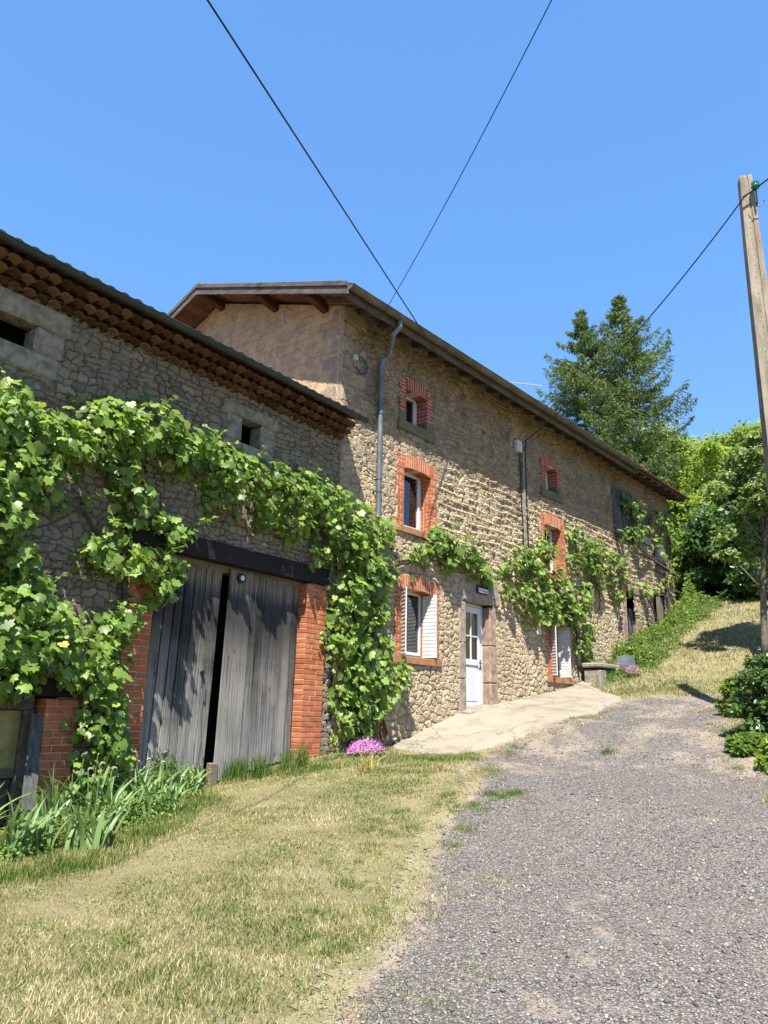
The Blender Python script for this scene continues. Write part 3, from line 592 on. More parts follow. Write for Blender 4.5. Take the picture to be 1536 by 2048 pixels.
# eave: rafters and fascia
mb = MB(); x = 9.1
while x < 25.7:
    y0_ = 8.46; y1_ = 9.3; z0_ = 7.33+RS*(y0_-8.4); z1_ = 7.33+RS*(y1_-8.4)
    mb.hexa([(x, y0_, z0_-.10), (x+.085, y0_, z0_-.10), (x+.085, y1_, z1_-.12), (x, y1_, z1_-.12), (x, y0_, z0_), (x+.085, y0_, z0_), (x+.085, y1_, z1_), (x, y1_, z1_)]); x += .56+random.uniform(-.02, .02)
mb.split('rafter', M['wood_raft'], house)
mb = MB(); mb.box((8.75, 8.425, 7.16), (21.3, 8.452, 7.36)); mb.build('fascia_board', M['wood_raft'], house)
def gutter(P, Q, r, name, mat, parent, n=10):
    P = np.array(P, float); Q = np.array(Q, float); d = Q-P; L = np.linalg.norm(d); d /= L; s_ = np.cross(d, zz); s_ /= np.linalg.norm(s_); V_ = []; m = MB()
    for q in (P, Q):
        for rr in (r, r-.006):
            for k in range(n+1): a = pi+pi*k/n; V_.append(q+s_*cos(a)*rr+zz*sin(a)*rr)
    N1 = n+1; Fq = []
    for k in range(n):
        Fq.append((k, k+1, 2*N1+k+1, 2*N1+k)); Fq.append((N1+k, 3*N1+k, 3*N1+k+1, N1+k+1))
    Fq += [tuple(list(range(N1))+list(range(2*N1-1, N1-1, -1))), tuple(list(range(2*N1, 3*N1))+list(range(4*N1-1, 3*N1-1, -1)))]
    m.add(V_, Fq); 
    for sg_ in (-1, 1): m.tube([P+s_*sg_*r, Q+s_*sg_*r], .010, 6)
    for q in (P, Q): m.add([q+s_*cos(pi+pi*k/n)*r+zz*sin(pi+pi*k/n)*r for k in range(n+1)], [tuple(range(n+1))])
    k = .5
    while k < L: q = P+d*k; m.tube([q+s_*cos(pi+pi*j/8)*(r+.004)+zz*sin(pi+pi*j/8)*(r+.004) for j in range(9)], .006, 4); k += .9
    return m.build(name, mat, parent)
gutter((8.70, 8.335, 7.37), (21.3, 8.335, 7.37), .088, 'gutter', M['gutter'], house)
pp = W(757, 1000, 8.93); xp = pp[0]; xg = W(801, 648, 8.335)[0]
mb = MB(); mb.tube([(xg, 8.34, 7.28), (xg, 8.35, 7.16), (xg-.06, 8.45, 7.02), (xp+.08, 8.82, 6.80), (xp+.01, 8.91, 6.72), (xp, 8.93, 6.58), (xp, 8.93, 5), (xp, 8.93, 1.2), (xp, 8.93, -.3)], .052, 12)
for z_ in (6.5, 5.6, 4.3, 4.05, 2.4): mb.tube([(xp, 8.93, z_), (xp, 8.93, z_+.05)], .062, 12)
mb.build('downpipe', M['metal'], house, smooth=False)
# utility fittings on the facade
c0_ = W(1035, 893, D-.05)
mb = MB(); mb.box((c0_[0]-.12, D-.12, c0_[2]-.14), (c0_[0]+.12, D-.02, c0_[2]+.14)); mb.build('junction_box', M['shutter'], house, bevel=.012)
a = W(1045, 885); b = W(1053, 1095)
mb = MB(); mb.tube([(a[0], D-.1, a[2]), (a[0]+.02, D-.06, a[2]-.15), (a[0]+.02, D-.06, 5), (b[0], D-.06, b[2]-.3)], .016, 6); mb.tube([(a[0]-.25, D-.05, a[2]-.25), (a[0]-.22, D-.06, 5), (b[0]-.22, D-.06, b[2]-.3)], .014, 6)
mb.build('wall_cable', M['black'], house)
mb = MB(); mb.box((a[0]-.13, D-.075, b[2]-.2), (a[0]-.06, D-.03, a[2]-.3)); mb.build('cable_trunking', M['granite'], house)
p = W(1074, 1262); mb = MB(); mb.box((p[0]-.06, D-.08, p[2]-.09), (p[0]+.06, D-.02, p[2]+.09)); mb.build('small_box', M['shutter'], house, bevel=.008)
# ------------------------------------------------------------------ barn
barn = thing('stone_barn', tuple(bw(-2, 0, -.9)), 'low rubble stone barn with grey plank doors and clay tile eaves joined to the farmhouse', 'barn')
sPR0, _ = B(610, 1200); sPR1, _ = B(650, 1180); sG, _ = B(455, 1200)
s_dl = -3.66; s_dr = sPR0                 # door opening
zl0, zl1 = 2.14, 2.42
w1a, w1b = B(-20, 640)[0], B(65, 690)[0]; w2a, w2b = B(482, 860)[0], B(520, 860)[0]
w1z0, w1z1 = B(50, 697)[1], B(10, 625)[1]+.0; w2z0, w2z1 = B(500, 893)[1], B(490, 838)[1]
lo = (-7.0, B(88, 1400)[0], -1.1, B(60, 1392)[1])
bh = [(s_dl-.05, s_dr+.1, -1.3, 2.3), (w1a-.1, w1b+.1, w1z0-.1, w1z1+.1), (w2a-.06, w2b+.06, w2z0-.06, w2z1+.06), (lo[0], lo[1]+.15, -1.3, lo[3]+.15)]
def bfn(x, z): return np.array([BX, BY, 0])+x[..., None]*bu+z[..., None]*zz
V, Fc = wallgrid(-10.5, 0.0, -1.8, 4.98, bh, bfn, .026)
obj('wall', V, Fc, M['barn'], barn, smooth=True)
f = lambda s_, d_, z_: bw(s_, -d_, z_)     # box helper: (along, inward, up)
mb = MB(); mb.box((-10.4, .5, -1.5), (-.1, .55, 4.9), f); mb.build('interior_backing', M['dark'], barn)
mb = MB(); mb.box((-10.5, .05, -1.8), (-10.4, 8, 4.9), f); mb.box((-10.5, 8, -1.8), (0, 8.1, 4.9), f); mb.build('rear_wall', M['barn'], barn)
def pillar(s0, s1, z0, z1, mat='brick'):
    mb = MB(); n = int((z1-z0)/.08); h = (z1-z0)/n; g = .006; wd = s1-s0
    for k in range(n):
        cut = wd*(.34 if k % 2 else .62)
        mb.box((s0+g+random.uniform(-.004, .004), -.045+random.uniform(-.004, .004), z0+k*h+g), (s0+cut-g, .26, z0+(k+1)*h-g), f)
        mb.box((s0+cut+g, -.045+random.uniform(-.004, .004), z0+k*h+g), (s1-g+random.uniform(-.004, .004), .26, z0+(k+1)*h-g), f)
    b = mb.build('brick_pillar', M[mat], barn, bevel=.005)
    mb = MB(); mb.box((s0+.012, -.036, z0-.3), (s1-.012, .27, z1-.004), f); mb.build('mortar_bed', M['mortar'], b)
pillar(s_dr, sPR1, -.62, zl0-.02); pillar(s_dl-.42, s_dl, -1.0, zl0-.02); pillar(lo[1], lo[1]+.42, -1.2, lo[3]-.02)
mb = MB(); mb.box((s_dl-.55, -.07, zl0+.0), (sPR1+.03, .1, zl1), f); mb.build('door_lintel', M['wood_lintel'], barn, bevel=.012)
mb = MB(); mb.box((s_dl-.5, .105, zl0-.10), (sPR1+.0, .35, zl0+.1), f); mb.build('inner_lintel', M['wood_pale'], barn, bevel=.012)
mb = MB(); mb.box((lo[0], -.06, lo[3]), (lo[1]+.5, .2, lo[3]+.2), f); mb.build('hatch_lintel', M['wood_lintel'], barn, bevel=.012)
# barn doors
def leaf(s0, s1, z0a, z0b, z1, y0, y1, lean=0.):
    mb = MB(); x = s0; k = 0; ns = max(2, int((s1-s0)/.15))
    es = np.linspace(s0, s1, ns+1); es[1:-1] += rng.uniform(-.02, .02, ns-1)
    for k in range(ns):
        a, b = es[k]+.005, es[k+1]-.005; t0 = (k+.5)/ns; yy = y0+(y1-y0)*t0+random.uniform(-.008, .008); zb = z0a+(z0b-z0a)*t0+random.uniform(-.04, .03)
        mb.hexa([f(a-lean, yy, zb), f(b-lean, yy, zb), f(b-lean, yy+.03, zb), f(a-lean, yy+.03, zb), f(a, yy, z1), f(b, yy, z1), f(b, yy+.03, z1), f(a, yy+.03, z1)])
    return mb
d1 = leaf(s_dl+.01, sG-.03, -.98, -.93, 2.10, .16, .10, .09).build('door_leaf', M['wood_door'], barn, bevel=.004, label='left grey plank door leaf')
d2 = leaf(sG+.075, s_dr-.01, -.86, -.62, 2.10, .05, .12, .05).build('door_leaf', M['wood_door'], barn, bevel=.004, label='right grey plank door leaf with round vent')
mb = MB(); mb.box((s_dl, .175, -.3), (sG-.05, .21, -.15), f); mb.box((s_dl, .175, 1.4), (sG-.05, .21, 1.55), f); mb.split('door_ledge', M['wood_door'], d1)
sv, zv = B(486, 1156, .0); ctr = f(sv, .035, zv)
mb = MB(); rr = .075; mb.tube([ctr+bn*.005-bn*.02, ctr+bn*.018], [rr, rr], 20); vo_ = mb.build('round_vent', M['black'], d2)
mb = MB(); mb.tube([ctr+bn*.017+bu*.01+zz*.0, ctr+bn*.022+bu*.01], [.042, .040], 14); mb.build('vent_disc', M['white'], vo_)
sv, zv = B(413, 1345); mb = MB(); mb.tube([f(sv, .10, zv), f(sv, .06, zv)], .03, 10); mb.build('lock_knob', M['black'], d1)
sv, zv = B(418, 1385); mb = MB(); mb.box((sv-.012, .085, zv-.12), (sv+.012, .10, zv+.1), f); mb.tube([f(sv-.03, .085, zv-.05), f(sv-.05, .07, zv-.3), f(sv-.03, .07, zv-.55), f(sv-.05, .08, zv-.9)], .005, 5); mb.build('door_latch', M['metal'], d1)
mb = MB(); sb, zb_ = B(432, 1540); mb.box((sG-.06, .03, -1.05), (sG+.08, .12, -.62), f); mb.build('door_stop', M['wood_pale'], barn, bevel=.01)
# granite window surrounds
def gran(s0, s1, z0, z1, l, r_, b, t_):
    mb = MB(); mb.box((s0-l*1.3, -.05, z1), (s1+r_*1.2, .25, z1+t_), f); mb.box((s0-l, -.045, z0+.004), (s0, .25, z1-.004), f); mb.box((s1, -.05, z0+.004), (s1+r_, .25, z1-.004), f); mb.box((s0-l*1.2, -.055, z0-b), (s1+r_*.9, .25, z0), f)
    return mb.build('window_surround', M['granite'], barn, bevel=.03)
gran(w1a, w1b, w1z0, w1z1, .35, .38, .28, .30); gran(w2a, w2b, w2z0, w2z1, .30, .30, .2, .2)
# low hatch infill
hp = MB(); hp.box((lo[0], .16, -.62), (lo[1]-.16, .19, lo[3]-.16), f); hb = hp.build('hatch_panel', M['yellow'], barn, label='stained yellow hatch board')
mb = MB(); mb.box((lo[0], .10, lo[3]-.15), (lo[1]-.05, .2, lo[3]-.02), f); mb.box((lo[1]-.16, .09, -1.2), (lo[1]-.04, .19, lo[3]-.15), f); mb.box((lo[0], .11, -.70), (lo[1]-.17, .2, -.6), f); mb.box((lo[0], .17, -1.2), (lo[1]-.17, .2, -.71), f)
mb.build('hatch_frame', M['wood_raft'], barn, bevel=.008)
ln_ = thing('leaning_board', tuple(bw(lo[1]-.1, .35, -1.2)), 'dark weathered board leaning beside the low yellow hatch of the barn', 'board')
mb = MB(); p0_ = bw(lo[1]-.05, -.0, lo[3]-.2); p1_ = bw(lo[1]-.22, .35, -1.15); mb.bar(p0_, p1_, .15, .035, bn); mb.build('plank', M['wood_blue'], ln_, bevel=.004)
mb = MB()
for k in range(6):
    for q in range(2 if k % 2 else 3): mb.box((-7.3+q*.52+(k % 2)*.26, -.56+.01*(k % 3), -1.40+k*.10), (-6.79+q*.52+(k % 2)*.26, -.32, -1.31+k*.10), f)
o = mb.build('block_stack', M['brickd'], None, bevel=.006); tag(o, 'low stack of red clay blocks in front of the yellow hatch', 'blocks')
# tile cornice: three courses of half round tiles
mb = MB(); mc = MB(); pitch = .165
for row in range(3):
    zb_ = 4.80+row*.092; proj = .13+row*.13; s_ = -10.4+(row % 2)*pitch/2; 
    while s_ < .02:
        n_ = 7; V_ = []
        for (dd, rr) in ((proj-.16, .074), (proj+random.uniform(-.012, .012), .084)):
            for r2 in (rr, rr-.014):
                for k in range(n_+1): a = pi*k/n_; V_.append(bw(s_+r2*cos(a), dd, zb_+r2*.86*sin(a)+(.0)))
        N1 = n_+1; Fq = []
        for k in range(n_): Fq += [(k, k+1, 2*N1+k+1, 2*N1+k), (N1+k, 3*N1+k, 3*N1+k+1, N1+k+1), (2*N1+k, 2*N1+k+1, 3*N1+k+1, 3*N1+k)]
        mb.add(V_, Fq); s_ += pitch+random.uniform(-.004, .004)
    mc.box((-10.45, -(proj-.075), zb_+.055), (.03, .05, zb_+.108), f)
mb.build('tile_cornice', M['tile'], barn); mc.build('cornice_mortar', M['wood_roof'], barn)
th0 = 5.10; rs2 = .28; l2 = sqrt(1+rs2**2)
roofsheet(bw(-10.6, .50, th0), bu, -bn/l2+zz*rs2/l2, 10.62, 4.6*l2, 'roof', barn, amp=.05)
roofsheet(bw(-10.6, -8.7, th0), bu, bn/l2+zz*rs2/l2, 10.62, 4.6*l2, 'roof', barn, amp=.05)
gutter(bw(-10.6, .56, 5.085), bw(.03, .56, 5.085), .062, 'gutter', M['gutterb'], barn)
exec_after = []
# ------------------------------------------------------------------ foliage engines
def leafcloud(P, N, size, tmpl, tri, tdir=None, flop=.4):
    n = len(P); N = N/np.linalg.norm(N, axis=1, keepdims=True)
    T = rng.normal(size=(n, 3)) if tdir is None else tdir+rng.normal(size=(n, 3))*flop
    T -= N*(T*N).sum(1, keepdims=True); T /= np.linalg.norm(T, axis=1, keepdims=True)+1e-9; Bn = np.cross(N, T)
    k = len(tmpl); tm = np.array(tmpl)[None]*np.ones((n, 1, 1)); tm[:, :, 2] *= rng.uniform(-.6, 1.6, (n, 1)); tm[:, :, 0] *= rng.uniform(.8, 1.1, (n, 1))
    tm = tm*np.asarray(size).reshape(-1, 1, 1)
    V = P[:, None]+tm[:, :, 0:1]*Bn[:, None]+tm[:, :, 1:2]*T[:, None]+tm[:, :, 2:3]*N[:, None]
    Fc = (np.array(tri)[None]+(np.arange(n)*k)[:, None, None]).reshape(-1, np.array(tri).shape[1]); return V.reshape(-1, 3), Fc
half = [(0, .02, .02), (.22, -.14, -.03), (.46, -.02, -.10), (.56, .22, -.14), (.40, .36, -.05), (.52, .56, -.14), (.34, .70, -.10), (.17, .74, -.03), (0, 1.02, -.16)]
ring = half+[(-x, y, z) for x, y, z in half[-2:0:-1]]; VT = [(0, .38, .06)]+ring; nr = len(ring); VF = [(0, 1+i, 1+(i+1) % nr) for i in range(nr)]
DT = [(0, 0, 0), (.30, .45, -.06), (0, 1, -.1), (-.30, .45, -.06)]; DF = [(0, 1, 2, 3)]
def blobs(fnw, L, dens, dmin, dmax, out, jit=1.):
    P = []; N = []
    for (a, b, r, *k) in L:
        m = (k[0] if k else 1.); n = int(dens*r*r*m*m**0); 
        rho = np.sqrt(rng.uniform(0, 1, n))*(1+.18*rng.normal(size=n)); an = rng.uniform(0, 2*pi, n)
        du = r*rho*np.cos(an); dz = r*rho*np.sin(an); dd = dmin+(dmax-dmin)*min(1, r/.35)*np.sqrt(np.clip(1-rho**2, 0.02, 1))*rng.uniform(.15, 1, n)**.6
        for i in range(n):
            P.append(fnw(a+du[i], dd[i], b+dz[i]))
        rad = np.stack([np.cos(an)*rho, np.sin(an)*rho], 1)
        N.append(out[None]*.75+zz[None]*(.45+.45*rad[:, 1:2])+bu[None]*rad[:, 0:1]*.45+rng.normal(size=(n, 3))*.38)
    return np.array(P), np.concatenate(N)
def vine(name, label, base, fnw, pxs, conv, dens, size, mats, trunks, dmin=.05, dmax=.45, young=.10, shoots=10):
    root = thing(name, base, label, 'grapevine'); L = []
    for px, py, rp, *k in pxs:
        a, b, sc = conv(px, py); L.append((a, b, rp*sc, *k))
    P, N = blobs(fnw, L, dens, dmin, dmax, bn)
    sh = MB()
    for _ in range(shoots):
        a, b, r, *k = L[rng.integers(len(L))]; an = rng.uniform(.1, pi-.1); p0_ = fnw(a+r*.6*cos(an), .25, b+r*.6*sin(an)); dv = np.array([cos(an)*.5, -.25, .75])+rng.normal(size=3)*.2; L_ = rng.uniform(.25, .5)*min(1, size[1]/.15)
        pts = [p0_+dv*L_*t_+zz*(-.25*L_*t_*t_) for t_ in np.linspace(0, 1, 7)]; sh.tube(pts, [.006*(1-.6*i/6) for i in range(7)], 4)
        for q in pts[1:]:
            P = np.vstack([P, q+rng.normal(size=3)*.02]); N = np.vstack([N, rng.normal(size=3)*.6+np.array([0, -.6, .6])])
    gn = np.sin(P[:, 0]*9.1+P[:, 2]*4+2*np.sin(P[:, 2]*6.3))*np.sin(P[:, 2]*8.7-P[:, 0]*3+P[:, 1]*9)+.35*rng.normal(size=len(P)); ns6 = shoots*6; gn[-ns6:] = -9
    P, N = P[gn < .62], N[gn < .62]
    n = len(P); sz = (size[0]*.7+(size[1]*1.08-size[0]*.7)*rng.beta(1.6, 1.9, n)); sz[-shoots*6:] *= .6
    td = np.tile(np.array([[0., -.15, -1.]]), (n, 1)); yk = rng.uniform(size=n) < young
    for msk, mt, nm in ((~yk, mats[0], 'foliage'), (yk, mats[1], 'young_foliage')):
        V_, F_ = leafcloud(P[msk], N[msk], sz[msk]*(1 if nm == 'foliage' else .75), VT, VF, td[msk], .45); obj(nm, V_, F_, mt, root)
    mb = MB()
    for pts, r1, r2 in trunks:
        q = []
        for (px, py) in pts: a, b, sc = conv(px, py); q.append((a, b))
        q = np.array(q); tt = np.linspace(0, len(q)-1, len(q)*5); A = np.interp(tt, range(len(q)), q[:, 0]); Z_ = np.interp(tt, range(len(q)), q[:, 1])
        A = A+.03*np.sin(tt*5.1+px); mb.tube([fnw(A[i], .10+.03*sin(tt[i]*3), Z_[i]) for i in range(len(tt))], list(np.linspace(r1, r2, len(tt))), 7)
    mb.build('trunk', M['bark'], root, smooth=True); sh.split('shoot', M['vine_y'], root)
    return root
def convB(px, py): a = B(px, py, .15); b = B(px+1, py, .15); return a[0], a[1], 1/ (FOC/ (np.linalg.norm(bw(a[0], .15, a[1]))))
def convW(px, py): p = W(px, py, D-.15); return p[0], p[2], np.linalg.norm(p)/FOC
fB = lambda a, d, z: bw(a, d, z)
fW = lambda a, d, z: np.array([a, D-d, z])
bv = [(-110, 860, 80), (-200, 880, 75), (-130, 960, 60), (-60, 1080, 50), (-110, 1180, 60), (-60, 1290, 60), (-150, 1300, 50), (-50, 960, 60), (-40, 850, 80), (20, 860, 80), (30, 790, 35), (90, 880, 60), (140, 890, 50), (190, 860, 55), (230, 830, 40), (260, 870, 55), (310, 850, 50), (350, 900, 50), (390, 890, 45), (430, 930, 50), (480, 960, 55), (540, 970, 52), (600, 985, 52), (650, 1010, 52), (700, 1040, 48), (745, 1060, 36), (775, 1055, 22),
 (440, 990, 40), (520, 1020, 36), (590, 1045, 34), (650, 1060, 40), (560, 1060, 22, .6), (640, 1110, 26, .7),
 (20, 950, 70), (70, 960, 50, .8), (0, 1030, 60), (240, 940, 40), (265, 985, 42, .8), (290, 1030, 40, .8), (330, 1060, 36), (375, 1060, 26, .7), (130, 1000, 18, .6), (180, 1005, 16, .6),
 (230, 1070, 34, .8), (190, 1100, 36, .9), (250, 1120, 42), (300, 1130, 40), (320, 1175, 34), (345, 1110, 26), (355, 1150, 20),
 (20, 1120, 45, .9), (50, 1190, 50), (10, 1220, 60), (100, 1230, 45, .9), (150, 1250, 36, .8), (40, 1290, 55), (110, 1300, 48), (0, 1350, 50), (60, 1355, 30), (170, 1310, 48), (220, 1260, 42), (255, 1230, 34), (225, 1310, 38), (200, 1360, 48), (150, 1350, 30), (210, 1420, 45), (170, 1450, 30), (235, 1430, 24), (210, 1480, 44), (235, 1480, 30), (190, 1530, 34), (240, 1520, 30),
 (690, 1090, 48), (740, 1100, 40), (720, 1140, 48), (690, 1180, 44), (745, 1170, 40), (700, 1230, 44), (670, 1240, 26), (745, 1230, 36), (670, 1290, 34), (700, 1300, 44), (750, 1290, 34), (740, 1345, 48), (790, 1350, 34), (700, 1360, 44), (760, 1390, 36), (700, 1410, 36), (735, 1430, 30), (690, 1450, 28), (720, 1470, 26), (780, 1150, 22), (820, 1155, 14, .6)]
btr = [([(316, 652), (320, 700), (329, 760), (343, 805)], .006, .009), ([(215, 1560), (225, 1450), (235, 1330), (250, 1200), (262, 1080), (255, 960), (250, 880)], .05, .03), ([(215, 1560), (180, 1450), (165, 1330), (185, 1250)], .03, .015), ([(255, 960), (180, 880), (80, 860), (-40, 850)], .03, .015), ([(250, 900), (400, 910), (550, 970), (700, 1040)], .03, .02), ([(190, 1130), (215, 1075), (170, 1020), (130, 1000)], .035, .015),
 ([(705, 1510), (700, 1400), (712, 1280), (705, 1170), (700, 1060)], .045, .03), ([(725, 1510), (735, 1400), (722, 1290), (745, 1180), (760, 1080)], .03, .02), ([(745, 1480), (750, 1400), (740, 1320), (755, 1250)], .02, .012)]
vine('grapevine', 'big climbing grapevine draped across the barn wall and around its plank doors', tuple(bw(-3, .2, -.9)), fB, bv, convB, 1050, (.07, .16), (M['vine'], M['vine_y']), btr, .03, .62, .10, 70)
vine('grapevine', 'grapevine arm trained along the wall above the white front door', (12.5, 8.8, .3), fW, [(830, 1110, 18, .7), (850, 1105, 24), (880, 1080, 30), (905, 1100, 32), (895, 1125, 24), (935, 1110, 32), (950, 1130, 28), (975, 1150, 20), (985, 1165, 12, .7), (870, 1060, 14)], convW, 1000, (.09, .15), (M['vine2'], M['vine_y']), [([(755, 1190), (790, 1130), (850, 1120), (900, 1118), (960, 1140)], .035, .02), ([(760, 1060), (800, 1120), (850, 1118)], .02, .02)], .05, .40, .08, 14)
vine('grapevine', 'bushy grapevine over the brick window right of the white door', (17.9, 8.8, .9), fW, [(1025, 1130, 24), (1050, 1120, 30), (1085, 1100, 26), (1110, 1100, 14), (1070, 1150, 34), (1110, 1150, 26, .5), (1020, 1185, 20), (1050, 1190, 30), (1085, 1195, 34), (1060, 1225, 22), (1085, 1232, 22), (1125, 1185, 30), (1130, 1220, 30), (1160, 1200, 26), (1110, 1235, 20), (1150, 1235, 22), (1145, 1070, 16), (1160, 1090, 26), (1185, 1100, 26), (1150, 1125, 22), (1185, 1135, 26), (1215, 1115, 22), (1240, 1130, 14), (1200, 1165, 16), (1225, 1160, 14), (1235, 1190, 16), (1175, 1265, 18), (1165, 1290, 20), (1180, 1320, 22), (1175, 1175, 14)], convW, 1000, (.09, .15), (M['vine2'], M['vine_y']),
 [([(1163, 1340), (1155, 1260), (1120, 1238), (1090, 1235)], .05, .025), ([(1155, 1260), (1120, 1180), (1080, 1150)], .04, .02), ([(1155, 1230), (1190, 1150), (1180, 1100)], .03, .015), ([(1190, 1160), (1205, 1200), (1200, 1240)], .02, .012)], .05, .50, .08, 24)
vine('grapevine', 'sparse grapevine on the far end wall under the rafters', (23.5, 8.8, 3), fW, [(1250, 1000, 16), (1262, 1015, 18), (1275, 1028, 16), (1245, 1070, 14), (1270, 1070, 18), (1290, 1060, 14), (1310, 1035, 18), (1330, 1050, 20), (1345, 1040, 14), (1350, 1065, 16), (1315, 1080, 14), (1345, 1090, 14), (1330, 1110, 8), (1245, 1120, 10), (1250, 1150, 12), (1265, 1175, 14), (1290, 1178, 14), (1310, 1180, 10), (1345, 1150, 14), (1330, 1165, 9)], convW, 600, (.11, .18), (M['vine2'], M['vine_y']),
 [([(1345, 1250), (1335, 1180), (1345, 1100), (1330, 1040)], .045, .03), ([(1335, 1130), (1300, 1110), (1270, 1080)], .03, .02), ([(1320, 1250), (1300, 1200), (1310, 1180)], .03, .02)], .05, .45, .08, 14)
# ------------------------------------------------------------------ grass, pebbles
def frus(x, y, z=None, mg=60):
    z = ground(x, y) if z is None else z; P = np.stack([x, y, z], -1); a = P@FW; px = 768+FOC*(P@RT)/a; py = 1024-FOC*(P@UP)/a
    return (a > .5) & (px > -mg) & (px < 1536+mg) & (py < 2048+2*mg) & (py > 0)
def blades(x, y, L, wd, lean, name, mat, label, cat='grass', kind='stuff', seg=1, parent=None, base=None):
    n = len(x); z = (ground(x, y) if base is None else base)-.005; an = rng.uniform(0, 2*pi, n); la = rng.uniform(0, 2*pi, n); ln2 = L*lean*rng.uniform(.3, 1.3, n)
    sx_ = np.cos(an)*wd/2; sy_ = np.sin(an)*wd/2; tx = x+np.cos(la)*ln2; ty = y+np.sin(la)*ln2; hz = np.sqrt(np.clip(L*L-ln2*ln2, (L*.15)**2, None))
    if seg == 1:
        V = np.stack([np.stack([x-sx_, y-sy_, z], -1), np.stack([x+sx_, y+sy_, z], -1), np.stack([tx, ty, z+hz], -1)], 1).reshape(-1, 3)
        Fc = np.arange(3*n).reshape(-1, 3)
    else:
        mx_ = x+(tx-x)*.3; my_ = y+(ty-y)*.3; zm = z+hz*.62
        V = np.stack([np.stack([x-sx_, y-sy_, z], -1), np.stack([x+sx_, y+sy_, z], -1), np.stack([mx_+sx_*.8, my_+sy_*.8, zm], -1), np.stack([tx, ty, z+hz], -1), np.stack([mx_-sx_*.8, my_-sy_*.8, zm], -1)], 1).reshape(-1, 3)
        b_ = (np.arange(n)*5)[:, None]; Fc = np.concatenate([b_+np.array([[0, 1, 2, 4]]), b_+np.array([[4, 2, 3, 3]])])
        Fc = np.concatenate([np.concatenate([b_+np.array([[0, 1, 2]]), b_+np.array([[0, 2, 4]])]), b_+np.array([[4, 2, 3]])])
    o = obj(name, V, Fc, mat, parent)
    if parent is None: tag(o, label, cat, kind=kind)
    return o
def vnoise(x, y, s, seed=0):
    r = np.zeros_like(x)
    for k in range(5):
        a = k*2.1+seed; f_ = s*(1.6**k); r += np.sin(x*f_*cos(a)+y*f_*sin(a)+seed*3+k*7.7+1.7*np.sin(y*f_*.7*cos(a+1)-x*f_*.6))/1.35**k
    return r/3
n = 1150000; x = rng.uniform(-2.5, 19, n); y = rng.uniform(.5, 9, n); dist = np.hypot(x, y)
bs = -sdf(x, y); q = (y-8.9+.061*(9.35-x)*(x < 9.35)) < -.0
vn = vnoise(x, y, 1.7); bare = np.clip((vn-.08)*2.8, 0, .96)*np.clip(1.8-bs, .25, 1)
keep = frus(x, y, None, 260) & q & ~inpoly(x, y, ap) & (rng.uniform(size=n) < np.clip(8/dist, .25, 1)**1.1) & (rng.uniform(size=n) > bare) & (rng.uniform(size=n) < np.clip(.42+bs*.8+.75*vnoise(x, y, 3.3, 2), 0, 1)) & (bs > -.6)
x, y = x[keep], y[keep]; dist = dist[keep]; n = len(x); print('blades', n)
vn2 = vnoise(x, y, 1.1, 5)
blades(x, y, rng.uniform(.018, .058, n)*(1+.7*vn2), .0055+.0005*dist, .85, 'lawn_grass', M['grass'], 'short mown lawn grass drying to straw in front of the barn')
# greener fringe near walls and iris bed
# spreading tufts along the lawn edge and darker clover patches in the lawn
cx = rng.uniform(0, 15, 2600); cy = rng.uniform(.5, 8.5, 2600); sc = sdf(cx, cy); kk = (sc > -.9) & (sc < .32) & ~inpoly(cx, cy, ap) & frus(cx, cy) & (vnoise(cx, cy, 2.4, 9) > -.1); cx, cy = cx[kk][:170], cy[kk][:170]
rr_ = rng.uniform(.03, .12, len(cx)); X = np.concatenate([a+rng.normal(size=int(1300*r_))*r_*.7 for a, r_ in zip(cx, rr_)]); Y = np.concatenate([a+rng.normal(size=int(1300*r_))*r_*.7 for a, r_ in zip(cy, rr_)])
blades(X, Y, rng.uniform(.03, .09, len(X)), .008, .8, 'edge_grass', M['grassm'], 'scattered grass tufts spreading from the lawn edge over the gravel')
cx = rng.uniform(1, 12, 400); cy = rng.uniform(2, 8.4, 400); kk = (sdf(cx, cy) < -.3) & frus(cx, cy) & (vnoise(cx, cy, 1.3, 3) > .05); cx, cy = cx[kk][:34], cy[kk][:34]
X = np.concatenate([a+rng.normal(size=90)*.13 for a in cx]); Y = np.concatenate([a+rng.normal(size=90)*.13 for a in cy]); m_ = len(X)
V_, F_ = leafcloud(np.stack([X, Y, ground(X, Y)+rng.uniform(.01, .05, m_)], -1), np.array([0, -.2, 1.])+rng.normal(size=(m_, 3))*.4, rng.uniform(.012, .035, m_), DT, DF)
o = obj('lawn_clover', V_, F_, M['weed']); tag(o, 'low green broad leaved weeds growing through the dry lawn', 'weeds', kind='stuff')
def fringe(segs, n, L, wd, nm, lab, mat=M['grassm'], seg=2):
    X = []; Y = []
    for (ax, ay, bx_, by_, r, wgt) in segs:
        m_ = int(n*wgt); t_ = rng.uniform(size=m_); X.append(ax+(bx_-ax)*t_+rng.normal(size=m_)*r*.5); Y.append(ay+(by_-ay)*t_+rng.normal(size=m_)*r*.5)
    X = np.concatenate(X); Y = np.concatenate(Y); k = (Y < 8.95) & ~inpoly(X, Y, ap); X = X[k]; Y = Y[k]
    return blades(X, Y, rng.uniform(L[0], L[1], len(X)), wd, .5, nm, mat, lab, seg=seg)
g = lambda px, py: tuple(G(px, py)[:2])
fringe([(*g(150, 1740), *g(350, 1640), .3, .2), (*g(0, 1760), *g(150, 1720), .3, .2), (*g(560, 1550), *g(950, 1520), .18, .35), (*g(440, 1570), *g(560, 1540), .15, .1), (*g(350, 1640), *g(430, 1580), .2, .1)], 16000, (.04, .11), .007, 'green_grass', 'longer green grass along the foot of the barn and iris bed')
